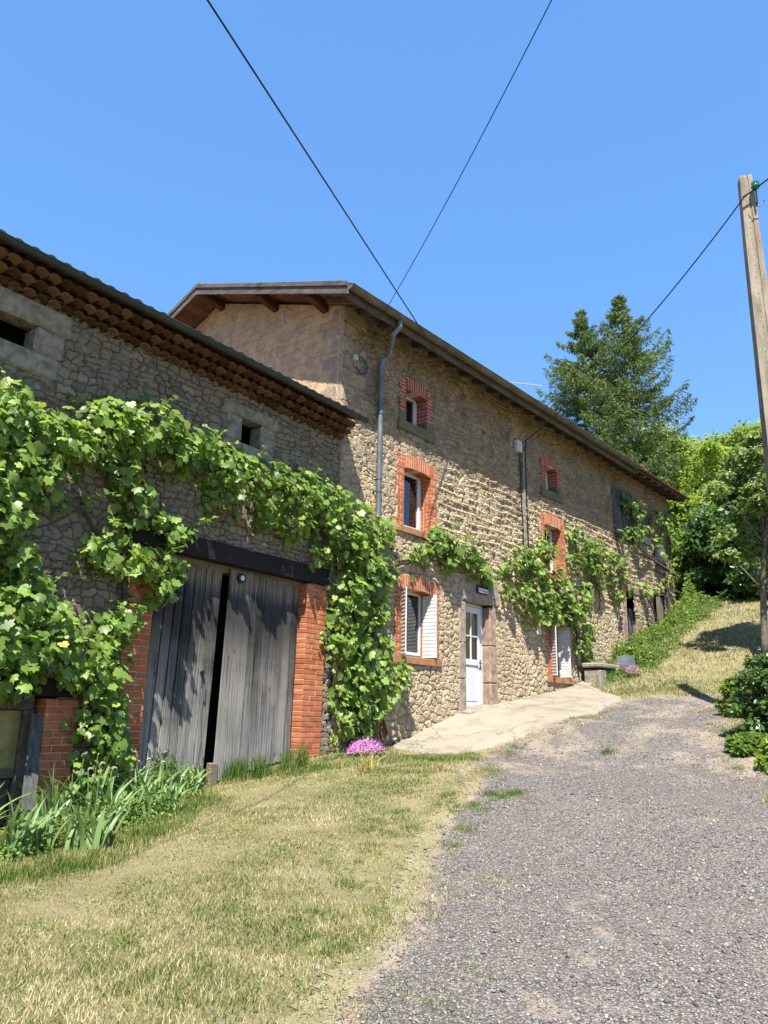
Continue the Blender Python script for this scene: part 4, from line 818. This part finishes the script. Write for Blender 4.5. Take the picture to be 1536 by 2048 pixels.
n = 60000; x = rng.uniform(17.5, 34, n); y = rng.uniform(-1, 9.4, n); k = frus(x, y) & (sdf(x, y) < .1) & ~inpoly(x, y, ap) & ((y < 8.8) | (x > 25.7)); x, y = x[k], y[k]
blades(x, y, rng.uniform(.06, .14, len(x)), .018, .8, 'meadow_grass', M['grass'], 'dry mown grass climbing the slope beyond the gravel', seg=1)
# pebbles
n = 210000; x = rng.uniform(-1, 18, n); y = rng.uniform(-1.5, 8.6, n); dist = np.hypot(x, y); s_ = sdf(x, y)
k = frus(x, y) & (rng.uniform(size=n) < np.clip((6.5/dist)**1.3, .12, 1)) & (rng.uniform(size=n) < np.clip(.8+s_*1.2+.5*vnoise(x, y, 3, 4), 0, 1)) & (rng.uniform(size=n) > np.clip((vnoise(x, y, 1.9, 8)-.28)*2.5, 0, .85)) & (s_ > -.4) & ~inpoly(x, y, ap)
x, y, dist = x[k], y[k], dist[k]; n = len(x); print('pebbles', n)
oc = np.array([(1, 0, 0), (0, 1, 0), (-1, 0, 0), (0, -1, 0), (0, 0, 1), (0, 0, -1.)]); of = np.array([(0, 1, 4), (1, 2, 4), (2, 3, 4), (3, 0, 4), (1, 0, 5), (2, 1, 5), (3, 2, 5), (0, 3, 5)])
r = rng.lognormal(-4.86, .38, n)*(1+.02*dist); V = oc[None]*rng.uniform(.65, 1.3, (n, 6, 1))+rng.normal(size=(n, 6, 3))*.12; V *= np.stack([r, r*rng.uniform(.55, 1, n), r*rng.uniform(.4, .75, n)], -1)[:, None]
a = rng.uniform(0, 2*pi, n); ca, sa = np.cos(a)[:, None], np.sin(a)[:, None]; V = np.stack([V[..., 0]*ca-V[..., 1]*sa, V[..., 0]*sa+V[..., 1]*ca, V[..., 2]+.35*(V[..., 0])*rng.normal(size=(n, 1))], -1)
V += np.stack([x, y, ground(x, y)+.008+r*.15], -1)[:, None]
o = obj('gravel_stones', V.reshape(-1, 3), (of[None]+(np.arange(n)*6)[:, None, None]).reshape(-1, 3), M['pebble']); tag(o, 'loose grey gravel stones covering the drive', 'gravel', kind='stuff')
# tufts on the drive
for (px, py, lab, rr) in ((1215, 1507, 'low green grass tuft alone in the middle of the upper gravel', .10), (983, 1592, 'brownish grass tuft at the lawn edge, left of two others on the gravel', .07), (1032, 1590, 'rounded green grass tuft on the gravel just right of the lawn edge', .09), (1008, 1597, 'thin small grass tuft between the two bigger tufts near the lawn edge', .05)):
    p = G(px, py); m_ = int(2600*rr); x = p[0]+rng.normal(size=m_)*rr*.7; y = p[1]+rng.normal(size=m_)*rr*.7
    blades(x, y, rng.uniform(.03, .08, m_), .007, .6, 'grass_tuft', M['grassg'], lab, 'grass tuft', None, 2); bpy.context.scene.collection.objects[-1]['group'] = 'grass tufts on the gravel'
# ------------------------------------------------------------------ iris bed
def iris(px, py, lab, nb=16, h=.62, spread=.14, fl=0):
    nb = int(nb*1.7)
    p = G(px, py); base = np.array([p[0], p[1], float(ground(p[0], p[1]))]); root = thing('iris_plant', tuple(base), lab, 'iris', 'irises along the barn wall'); m_ = MB()
    for k in range(nb):
        an = rng.uniform(0, 2*pi); r_ = rng.uniform(0, spread); b0 = base+np.array([cos(an)*r_, sin(an)*r_, -.02]); L_ = h*rng.uniform(.6, 1.15); ld = rng.uniform(0, 2*pi); le = rng.uniform(.12, .95)
        dv = np.array([cos(ld), sin(ld), 0]); sd = np.array([-sin(ld+.6), cos(ld+.6), 0]); w_ = rng.uniform(.034, .06); V_ = []
        for i in range(8):
            t_ = i/7; c_ = b0+dv*(L_*le*t_**1.9)+zz*(L_*(t_-(.28*le)*t_**3)); ww = w_*(1-.15*t_)*(1-t_**4)+.001; V_ += [c_-sd*ww/2, c_+dv*.004, c_+sd*ww/2]
        m_.add(V_, [q for i in range(7) for q in ((i*3, i*3+1, i*3+4, i*3+3), (i*3+1, i*3+2, i*3+5, i*3+4))])
    m_.build('leaves', M['iris'], root, smooth=True)
    if fl:
        fm = MB(); st = MB()
        for _ in range(fl):
            q = base+np.array([*rng.normal(size=2)*spread*.6, 0]); tp = q+np.array([*rng.normal(size=2)*.05, h*rng.uniform(.95, 1.15)]); st.tube([q, (q+tp)/2, tp], .006, 5)
            fm.tube([tp, tp+np.array([.015, 0, .02]), tp+np.array([.04, -.01, .015]), tp+np.array([.06, -.01, -.01])], [.009, .015, .012, .003], 6)
        st.split('flower_stem', M['iris'], root); fm.split('faded_bloom', M['wiltp'], root)
IR = [(-60, 1690, 'iris clump cut by the left frame edge', 18, .6), (60, 1620, 'iris clump behind the others just right of the red clay blocks', 18, .55), (190, 1700, 'low iris clump at the very front of the bed', 14, .42), (255, 1600, 'iris clump in the shade under the lowest vine leaves', 16, .6), (330, 1630, 'short iris clump at the lawn edge below the left door leaf', 14, .42), (20, 1720, 'iris clump at the lower left frame edge, nearest the lawn', 18, .60), (75, 1700, 'iris clump with upright dark green blades near the left frame edge', 18, .62), (40, 1650, 'iris clump below the red clay blocks', 16, .55), (110, 1655, 'iris clump in front of the leaning dark board', 18, .62), (150, 1700, 'iris clump with arching pale blades at the lawn edge', 16, .50), (165, 1640, 'tall iris clump with faded blooms below the hatch brick pillar', 20, .66), (215, 1660, 'iris clump in the middle of the bed under the vine trunk', 18, .6), (235, 1620, 'iris clump against the base of the grapevine trunk', 16, .6), (275, 1640, 'iris clump with leaning blue green blades right of the vine trunk', 18, .58), (310, 1620, 'iris clump below the left barn door leaf', 16, .55), (345, 1600, 'iris clump with blades bending over the lawn near the doors', 16, .5), (385, 1590, 'last iris clump at the right end of the bed beside the door gap', 14, .45)]
for i, (px, py, lab, nb, h) in enumerate(IR): iris(px, py, lab, nb, h, .16, 3 if i in (7, 10, 11, 14) else 0)
# ------------------------------------------------------------------ weeds
def weeds(pts, name, lab, dens, hh, mat, leafsz, stems=True):
    P = []; N = []
    for (x_, y_, r_, h_) in pts:
        m_ = int(dens*r_*r_*h_*4); a = rng.uniform(0, 2*pi, m_); rr_ = r_*np.sqrt(rng.uniform(size=m_)); z_ = rng.uniform(size=m_)**.8
        X = x_+rr_*np.cos(a); Y = np.minimum(y_+rr_*np.sin(a), 8.98); H = h_*np.clip(1.15-(rr_/r_)**2, .2, 1)*z_
        P.append(np.stack([X, Y, ground(X, Y)+H], -1)); N.append(np.stack([np.cos(a)*.5, np.sin(a)*.5, np.full(m_, .8)], -1)+rng.normal(size=(m_, 3))*.4)
    P = np.concatenate(P); N = np.concatenate(N); V_, F_ = leafcloud(P, N, rng.uniform(leafsz[0], leafsz[1], len(P)), DT, DF); o = obj(name, V_, F_, mat); tag(o, lab, 'weeds', kind='stuff'); return o
gp = lambda px, py, r_, h_: (*g(px, py), r_, h_)
weeds([gp(60, 1690, .4, .3), gp(130, 1680, .4, .3), gp(210, 1660, .4, .35), gp(280, 1640, .4, .4), gp(340, 1600, .35, .5), gp(300, 1590, .3, .6), gp(380, 1580, .25, .35), gp(20, 1720, .4, .2), gp(200, 1600, .35, .5), gp(100, 1620, .4, .4)], 'bed_weeds', 'leafy weeds filling the ground between the irises', 3600, .3, M['weed'], (.02, .055))
weeds([gp(590, 1535, .22, .3), gp(640, 1530, .28, .18), gp(700, 1520, .25, .16), gp(610, 1500, .2, .35), gp(830, 1500, .14, .2), gp(800, 1490, .14, .25), gp(870, 1510, .12, .08), gp(930, 1510, .12, .08), gp(780, 1520, .2, .1), gp(660, 1545, .2, .1)], 'door_weeds', 'leafy green weeds at the foot of the barn pillar', 2600, .3, M['weed'], (.015, .045))
fw_ = []
for k in range(95):
    xa = rng.uniform(18.5, 28.5); da = rng.uniform(0, 1)**1.5; yy_ = 8.85-da*(1.0 if xa > 19.5 else .4)+max(0, xa-25.8)*.35
    fw_.append((xa, yy_, rng.uniform(.15, .42), rng.uniform(.12, .42)*(1.25-.7*da)*(.45 if xa < 20 else 1)*(1.5 if xa > 25.5 else 1)*(1.9 if rng.uniform() < .13 else 1)))
weeds(fw_, 'tall_weeds', 'tall green weeds against the far end wall of the farmhouse', 2600, 1., M['weed'], (.035, .10))
x = []; y = []
for (a, b, r_, h_) in fw_: m_ = int(260*r_); x.append(a+rng.normal(size=m_)*r_*.5); y.append(np.minimum(b+rng.normal(size=m_)*r_*.45, 8.95))
x = np.concatenate(x); y = np.concatenate(y); blades(x, y, rng.uniform(.10, .34, len(x)), .014, .4, 'tall_grass', M['grassg'], 'tall uncut grass in front of the far end wall', seg=2)
x = np.concatenate([G(px, py)[0]+rng.normal(size=220)*.07 for px, py in ((455, 1565), (480, 1560), (520, 1555), (575, 1545), (600, 1535), (330, 1600), (300, 1600))]); y = np.concatenate([G(px, py)[1]+rng.normal(size=220)*.05 for px, py in ((455, 1565), (480, 1560), (520, 1555), (575, 1545), (600, 1535), (330, 1600), (300, 1600))])
blades(x, y, rng.uniform(.12, .42, len(x)), .008, .35, 'long_grass', M['grassg'], 'long seeding grass at the foot of the plank doors', seg=2)
# ------------------------------------------------------------------ flowers
def flowerclump(c, rx, h, nfl, lab, leaf=True, mat='pink'):
    root = thing('pink_flowers', tuple(c), lab, 'flowers'); a = rng.uniform(0, 2*pi, nfl); el = np.arcsin(rng.uniform(.1, 1, nfl)); d_ = np.stack([np.cos(a)*np.cos(el)*rx, np.sin(a)*np.cos(el)*rx*.7, np.sin(el)*h], -1)
    P = c+d_*(1+.08*rng.normal(size=(nfl, 1))); N = d_/np.array([rx, rx, h])+rng.normal(size=(nfl, 3))*.25+np.array([0, -.3, .3])
    PT = [(0, 0, 0)]; PFc = []
    for k in range(5):
        t_ = 2*pi*k/5; PT += [(.6*cos(t_-.3), .6*sin(t_-.3), .1), (cos(t_), sin(t_), .05), (.6*cos(t_+.3), .6*sin(t_+.3), .1)]; PFc.append((0, 1+3*k, 2+3*k, 3+3*k))
    V_, F_ = leafcloud(P, N, rng.uniform(.012, .02, nfl)*(rx/.35)**.3, PT, PFc); obj('blossoms', V_, F_, M[mat], root)
    m_ = nfl*2; a = rng.uniform(0, 2*pi, m_); rr_ = np.sqrt(rng.uniform(size=m_)); P = c+np.stack([np.cos(a)*rr_*rx*.95, np.sin(a)*rr_*rx*.65, h*.85*rng.uniform(0, 1, m_)*(1-rr_**2*.8)], -1)
    V_, F_ = leafcloud(P, rng.normal(size=(m_, 3))+np.array([0, -.3, .8]), rng.uniform(.03, .06, m_), DT, DF); obj('foliage', V_, F_, M['weed'], root)
p = G(738, 1512); flowerclump(np.array([p[0], p[1]+.05, ground(p[0], p[1])+.02]), .36, .22, 900, 'bright magenta flower cushion at the foot of the barn beside the downpipe')
p = G(1268, 1352); flowerclump(np.array([p[0], p[1], ground(p[0], p[1])+.02]), .26, .24, 260, 'pink flower clump, right one of two below the far weeds')
p = G(1243, 1345); flowerclump(np.array([p[0], p[1], ground(p[0], p[1])+.02]), .30, .22, 160, 'paler pink flower clump, left one of two below the far weeds')
p = G(745, 1545); x = p[0]+rng.normal(size=60)*.05; y = p[1]+.1+rng.normal(size=60)*.04
blades(x, y, rng.uniform(.18, .36, 60), .016, .8, 'wilted_leaves', M['wilt'], 'tuft of yellow wilted leaves drooping below the magenta flowers', 'plant', None, 2)
# clay tile leaning
tl = MB(); p = W(772, 1478, 8.75); q = W(752, 1405, 8.92); ax_ = q-p; L_ = np.linalg.norm(ax_); ax_ /= L_; sd = np.cross(ax_, (0, -1, 0)); sd /= np.linalg.norm(sd); nn_ = np.cross(sd, ax_); V_ = []
for t_, r_ in ((0, .10), (L_, .08)):
    for rr2 in (r_, r_-.015):
        for k in range(9): a = pi*k/8; V_.append(p+ax_*t_+sd*cos(a)*rr2+nn_*(-sin(a)*rr2*.8))
tl.add(V_, [f__ for k in range(8) for f__ in ((k, k+1, 18+k+1, 18+k), (9+k, 27+k, 27+k+1, 9+k+1), (k, 9+k, 10+k, k+1), (18+k, 19+k, 28+k, 27+k))])
o = tl.build('clay_roof_tile', M['tile'], None); tag(o, 'curved clay roof tile leaning on the wall behind the magenta flowers', 'roof tile')
# blocks next to window six
z_ = float(ground(18.4, 8.6)); mb = MB(); mb.box((18.25, 8.45, z_-.15), (18.62, 8.9, z_+.36)); mb.box((18.66, 8.5, z_-.15), (19.0, 8.9, z_+.38)); mb.box((19.04, 8.5, z_-.1), (19.35, 8.9, z_+.40)); mb.box((18.2, 8.42, z_+.40), (19.45, 8.93, z_+.52))
o = mb.build('stone_trough', M['granite'], None, bevel=.03); tag(o, 'grey stone trough of upright blocks beside the lower right brick window', 'trough')
z_ = float(ground(19.7, 8.2)); mb = MB()
for k in range(5): mb.hexa([tuple(v) for v in (np.array([(19.5+k*.06, 8.2, z_), (19.54+k*.06, 8.2, z_), (19.54+k*.06, 8.6, z_), (19.5+k*.06, 8.6, z_), (19.6+k*.06, 8.22, z_+.38), (19.64+k*.06, 8.22, z_+.38), (19.64+k*.06, 8.6, z_+.38), (19.6+k*.06, 8.6, z_+.38)])+0)])
o = mb.build('slate_slabs', M['metal'], None, bevel=.005); tag(o, 'stack of grey slabs leaning right of the stone trough', 'slabs')
# ------------------------------------------------------------------ pole, cables, coil, antenna
dd = ray(1489, 356); T = dd*(14.5/np.hypot(dd[0], dd[1])); zb_ = float(ground(T[0], T[1]))-.3
pole = thing('utility_pole', (T[0], T[1], zb_), 'square concrete utility pole with green glass insulator at the right frame edge', 'utility pole')
ra = radians(28); e1v = np.array([-cos(ra), -sin(ra), 0]); e2v = np.array([-sin(ra), cos(ra), 0])    # e1: lit face normal ; e2: shaded side
H = T[2]-zb_; m_ = MB()
def sect(z_, w1, w2):                       # I-like section with groove on the lit face
    c_ = np.array([T[0], T[1], z_]); g_ = .02
    return [c_+e1v*a+e2v*b for a, b in ((w1, w2), (w1, -w2*.02), (w1-g_, -w2*.06), (w1-g_, -w2*.30), (w1, -w2*.34), (w1, -w2), (-w1, -w2), (-w1, w2))]
secs = [sect(zb_, .20, .23), sect(T[2]-1.6, .11, .14), sect(T[2]-.05, .098, .112), sect(T[2], .088, .10)]
V_ = [p for s__ in secs for p in s__]; Fq = [(i*8+k, i*8+(k+1) % 8, (i+1)*8+(k+1) % 8, (i+1)*8+k) for i in range(3) for k in range(8)]+[tuple(range(24, 32))]
m_.add(V_, Fq); m_.build('shaft', M['pole'], pole)
mh = MB(); z_ = T[2]-.25
while z_ > T[2]-5:
    k = (T[2]-z_); w1 = .098+.012*min(1, k/1.6)+max(0, k-1.6)/(H-1.6)*.09
    c_ = np.array([T[0], T[1], z_])+e1v*(w1+.001)+e2v*.03; mh.tube([c_-e1v*.01, c_+e1v*.003], .008, 6); z_ -= (.12 if int(k*4) % 3 else .22)
mh.build('bolt_holes', M['black'], pole)
C0 = np.array([T[0], T[1], T[2]-.42])+e1v*.22-e2v*.11
mi = MB(); mi.tube([C0+zz*-.02, C0+zz*.02, C0+zz*.05, C0+zz*.07, C0+zz*.11, C0+zz*.13, C0+zz*.16], [.04, .08, .082, .05, .075, .065, .03], 14); mi.build('insulator', M['insul'], pole, smooth=True)
mi = MB(); mi.tube([C0+zz*.0, C0-zz*.30, C0-zz*.34-e1v*.08], .016, 6); mi.tube([C0-zz*.3+e1v*.0+(-e1v*.0)+np.array([0, 0, 0])+e2v*.12*cos(a)-zz*.10*sin(a)*1.0 for a in np.linspace(-.2, pi+.2, 12)], .010, 5)
mi.tube([C0+e2v*.02-zz*.02, C0+e2v*.13-zz*.09, C0+e2v*.24-zz*.16], .020, 6); mi.build('bracket', M['black'], pole)
def cable(A, Bp, sag, r, lab, nm='power_cable'):
    A = np.array(A, float); Bp = np.array(Bp, float); m_ = MB(); m_.tube([A+(Bp-A)*t_-zz*sag*4*t_*(1-t_) for t_ in np.linspace(0, 1, 40)], r, 6); o = m_.build(nm, M['black'], None); tag(o, lab, 'cable', 'overhead cables at the farmhouse'); return o
A = W(932, 797, D-.05); Bq = ray(415, 0)*8.5; cable(A, A+(Bq-A)*1.25, .0, .011, 'thick black overhead cable crossing the sky from the upper left down to the eave')
A = W(712, 716, D-.08); Bq = ray(1095, 0)*9; cable(A, A+(Bq-A)*1.15, .20, .006, 'thin overhead cable from the top of the sky to the blue coil')
A = W(1045, 886, D-.1); Bq = C0+e2v*.2-zz*.14; cable(A, Bq, .35, .013, 'black cable strung from the concrete pole to the junction box on the facade')
A = C0+e2v*.0; Bq = ray(1620, 296); Bq = Bq*((A[2]+.1)/Bq[2]); cable(A, A+(Bq-A)*1.6, .0, .015, 'short black cable leaving the pole insulator past the right frame edge')
co = thing('cable_coil', tuple(W(722, 730, D-.06)), 'blue cable coil hanging from a white clamp near the roof corner', 'cable coil')
c_ = W(722, 731, D-.07); mb = MB()
for k in range(3): mb.tube([c_+np.array([(.15+.006*k)*cos(a), -.01*k, (.17-.005*k)*sin(a)]) for a in np.linspace(0, 2*pi, 25)], .011, 5)
mb.build('coil', M['bluec'], co)
c2 = W(711, 715, D-.07); mb = MB(); mb.box((c2[0]-.03, D-.1, c2[2]-.05), (c2[0]+.04, D-.04, c2[2]+.05)); mb.tube([c2, c2+np.array([-.02, -.02, -.15]), c2+np.array([.06, -.02, -.22])], .008, 5); mb.build('clamp', M['shutter'], co)
p = ray(1004, 763); p = p*(RG+.3)/p[1]; q = ray(1041, 768); ant = thing('tv_antenna', (p[0], p[1], 8.9), 'thin metal television antenna showing above the roof edge', 'antenna')
mb = MB(); mb.tube([(p[0], p[1], 8.8), (p[0], p[1], p[2]+.1)], .02, 6); mb.build('mast', M['metal'], ant)
bd = np.array([.78, -.62, 0.]); mb = MB(); mb.tube([p-bd*.2, p+bd*1.5], .014, 5); mb.build('boom', M['shutter'], ant)
mb = MB(); sd = np.array([.62, .78, 0])
for k in range(9): c_ = p+bd*(.0+k*.17); mb.tube([c_-sd*.16, c_+sd*.16], .007, 4)
mb.split('element', M['shutter'], ant)
# ------------------------------------------------------------------ trees
def unit(v): return v/np.linalg.norm(v, axis=-1, keepdims=True)
def broadleaf(name, x_, y_, H_, R_, mat, lab, cat='tree', ncl=90, nl=220, lsz=(.12, .22), z0=None, low=.15, trunkr=.16, group=None, lean=(0, 0), blossom=0, asp=1., bark='barkg'):
    zb = float(ground(x_, y_))-.1 if z0 is None else z0; base = np.array([x_, y_, zb]); root = thing(name, tuple(base), lab, cat, group); m_ = MB(); P = []; N = []
    top = base+np.array([lean[0], lean[1], H_*.8]); tr = [base+(top-base)*t_+np.array([.15*sin(t_*5+x_), .15*cos(t_*4+y_), 0])*t_ for t_ in np.linspace(0, 1, 9)]; m_.tube(tr, list(np.linspace(trunkr, trunkr*.25, 9)), 8)
    for k in range(ncl):
        u = rng.uniform(low, 1); zc = u*H_; a = rng.uniform(0, 2*pi); prof = sqrt(max(0, 1-((u-low-(1-low)*.42)/((1-low)*.62))**2)); rr_ = R_*prof*sqrt(rng.uniform(.12, 1))*(.82+.3*sin(a*3+x_))
        c_ = base+np.array([lean[0]*u+cos(a)*rr_, lean[1]*u+sin(a)*rr_, zc]); st = tr[min(8, max(1, int(u*7)))]
        if k < 34: mid = (st+c_)/2+np.array([0, 0, .1]); m_.tube([st, mid, c_], [trunkr*.3, trunkr*.18, trunkr*.07], 5)
        cr = R_*rng.uniform(.16, .30); n_ = int(nl*rng.uniform(.6, 1.3)); d_ = unit(rng.normal(size=(n_, 3))); rad_ = cr*rng.uniform(.35, 1, (n_, 1))**.5*(1+.2*rng.normal(size=(n_, 1)))
        P.append(c_+d_*rad_*np.array([1, 1, .62*asp])); N.append(d_*.6+np.array([0, 0, .7])+rng.normal(size=(n_, 3))*.45)
    P = np.concatenate(P); N = np.concatenate(N); V_, F_ = leafcloud(P, N, rng.uniform(lsz[0], lsz[1], len(P)), DT, DF); m_.build('trunk', M[bark], root, smooth=True); obj('crown', V_, F_, mat, root)
    if blossom:
        idx = rng.integers(len(P), size=blossom); Q = P[idx]; pp_ = []; 
        for q in Q: pp_.append(q+rng.normal(size=(14, 3))*np.array([.07, .07, .03])+np.array([-.1, -.05, .05]))
        Q = np.concatenate(pp_); V_, F_ = leafcloud(Q, np.tile([[-.5, -.3, .8]], (len(Q), 1))+rng.normal(size=(len(Q), 3))*.3, rng.uniform(.035, .06, len(Q)), DT, DF); obj('blossoms', V_, F_, M['cream'], root)
    return root
def at_px(px, dist, py=1100):
    d_ = ray(px, py); h_ = d_[:2]/np.hypot(*d_[:2]); return h_*dist
def spruce(px, top_y, dist, Rb, cap, lab):
    h2 = at_px(px, dist, top_y); dt = ray(px, top_y); ztop = dt[2]/np.hypot(dt[0], dt[1])*dist; zb = float(ground(*h2)); H_ = ztop-zb; base = np.array([h2[0], h2[1], zb]); root = thing('spruce_tree', tuple(base), lab, 'spruce', 'spruces behind the farmhouse')
    m_ = MB(); m_.tube([base+zz*H_*t_ for t_ in np.linspace(0, .99, 10)], list(np.linspace(.22, .02, 10)), 7); P = []; N = []; T_ = []; z_ = H_*.10
    while z_ < H_*.985:
        f_ = z_/H_; nb = int(rng.integers(4, 8)); sp = min(Rb*(1-f_)**.86*min(1, .42+(1-f_)*3), cap)*(1.0 if f_ > .25 else .9)+.10
        for k in range(nb):
            a = rng.uniform(0, 2*pi); L_ = sp*rng.uniform(.4, 1.1)*(1.22 if rng.uniform() < .1 else 1); dv = np.array([cos(a), sin(a), 0]); up = .30*f_+.02; s0 = base+zz*z_; pts = []
            for t_ in np.linspace(0, 1, 6): pts.append(s0+dv*L_*t_+zz*L_*(up*t_-.42*t_*(1-f_)*(1-t_)*2+.16*t_**3))
            m_.tube(pts, list(np.linspace(.035*(1-f_)+.012, .006, 6)), 4, cap=False); sdv = np.array([-dv[1], dv[0], 0]); pts = np.array(pts)
            nt = int(36+L_*150); tt = rng.uniform(.12, 1, nt); bp = np.stack([np.interp(tt, np.linspace(0, 1, 6), pts[:, i]) for i in range(3)], -1)
            so = rng.uniform(-1, 1, nt)*(.42*L_*(1-tt)**.7*.75+.08); hang = np.abs(so)*.25+rng.uniform(0, .30, nt)*(1-f_*.7)
            P.append(bp+sdv*so[:, None]+dv*np.abs(so)[:, None]*.45-zz*hang[:, None]); N.append(rng.normal(size=(nt, 3))*.6+zz*.6); T_.append(dv*.6+sdv*np.sign(so)[:, None]*.6-zz*.55+rng.normal(size=(nt, 3))*.3)
        z_ += H_*.019*rng.uniform(.7, 1.3)
    P = np.concatenate(P); N = np.concatenate(N); T_ = np.concatenate(T_); ST = [(0, 0, 0), (.22, .22, 0), (.05, .30, 0), (.17, .58, 0), (.04, .64, 0), (0, 1, 0), (-.04, .64, 0), (-.17, .58, 0), (-.05, .30, 0), (-.22, .22, 0)]
    V_, F_ = leafcloud(P, N, rng.uniform(.12, .22, len(P)), ST, [(0, 1, 2, 8, 9), (2, 3, 4, 6, 7)][:0] or [(0, 1, 8), (0, 9, 8), (1, 2, 8), (2, 3, 8), (3, 7, 8), (3, 4, 7), (4, 6, 7), (4, 5, 6)], T_, .1)
    m_.build('trunk', M['barkg'], root); obj('crown', V_, F_, M['spruce'], root); print('spruce', len(P))
spruce(1160, 612, 38, 6.2, 3.1, 'slimmer spruce, left one of the two rising behind the farmhouse roof')
spruce(1240, 578, 35, 5.8, 2.6, 'taller fuller spruce, right one of the two behind the farmhouse roof')
TL = [(1322, 43, 10.2, 3.2, 'tree2', 'leafy bright green tree right behind the spruces'), (1382, 42, 9.3, 2.5, 'tree1', 'mid green tree above the far roof end'), (1470, 40, 8.6, 2.3, 'tree2', 'bright rounded tree right of the dip in the skyline'), (1545, 38, 8.6, 2.8, 'tree1', 'tall tree behind the concrete pole at the frame edge'),
      (1385, 35, 5.0, 2.4, 'tree1', 'lower bushy tree just past the far roof end'), (1425, 31, 3.3, 1.7, 'tree3', 'dark leafy tree at the top of the grass slope'), (1490, 29, 3.9, 1.9, 'tree3', 'dark dense tree behind the blossoming tree'), (1375, 31, 2.6, 1.3, 'tree1', 'shrubby tree at the crest beside the far wall'), (1345, 37, 7.2, 2.6, 'tree1', 'small tree hidden behind the far end wall'), (1435, 36, 7.0, 2.8, 'tree2', 'broad light green tree behind the dark leafy tree')]
for i, (px, di, H_, R_, mt, lab) in enumerate(TL):
    h2 = at_px(px, di); broadleaf('broadleaf_tree', h2[0], h2[1], H_, R_, M[mt], lab, ncl=80, nl=230, lsz=(.13, .26), low=.02 if di < 38 else .1, group='trees at the top of the slope')
h2 = at_px(1552, 20.5); p = G(1528, 1318)
broadleaf('blossoming_tree', p[0]+.05, p[1]+.0, 5.9, 1.2, M['tree1b'], 'small tree with white blossom clusters and bare lower trunk by the frame edge', ncl=70, nl=150, lsz=(.10, .18), low=.38, trunkr=.10, lean=(.1, -.5), blossom=110)
def shrub(px, py, dx, dy, H_, R_, mt, lab, nm='shrub', lsz=(.06, .12), ncl=40, nl=160):
    p = G(px, py); broadleaf(nm, p[0]+dx, p[1]+dy, H_, R_, M[mt], lab, 'shrub', ncl, nl, lsz, low=.02, trunkr=.03, group='shrubs beside the drive', bark='bark')
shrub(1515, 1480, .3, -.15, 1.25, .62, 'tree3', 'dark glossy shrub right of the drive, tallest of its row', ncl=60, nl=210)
shrub(1480, 1440, .3, 0, .75, .40, 'tree1', 'smaller light green shrub at the left end of the hedge by the drive')
shrub(1535, 1530, .0, -.2, .45, .40, 'tree2', 'low leafy plant spilling onto the gravel at the right frame edge')
shrub(1500, 1500, .0, -.05, .28, .35, 'weed', 'flat green ground shrub at the foot of the dark glossy shrub')
print('faces', sum(len(o.data.polygons) for o in bpy.data.objects if o.type == 'MESH'))
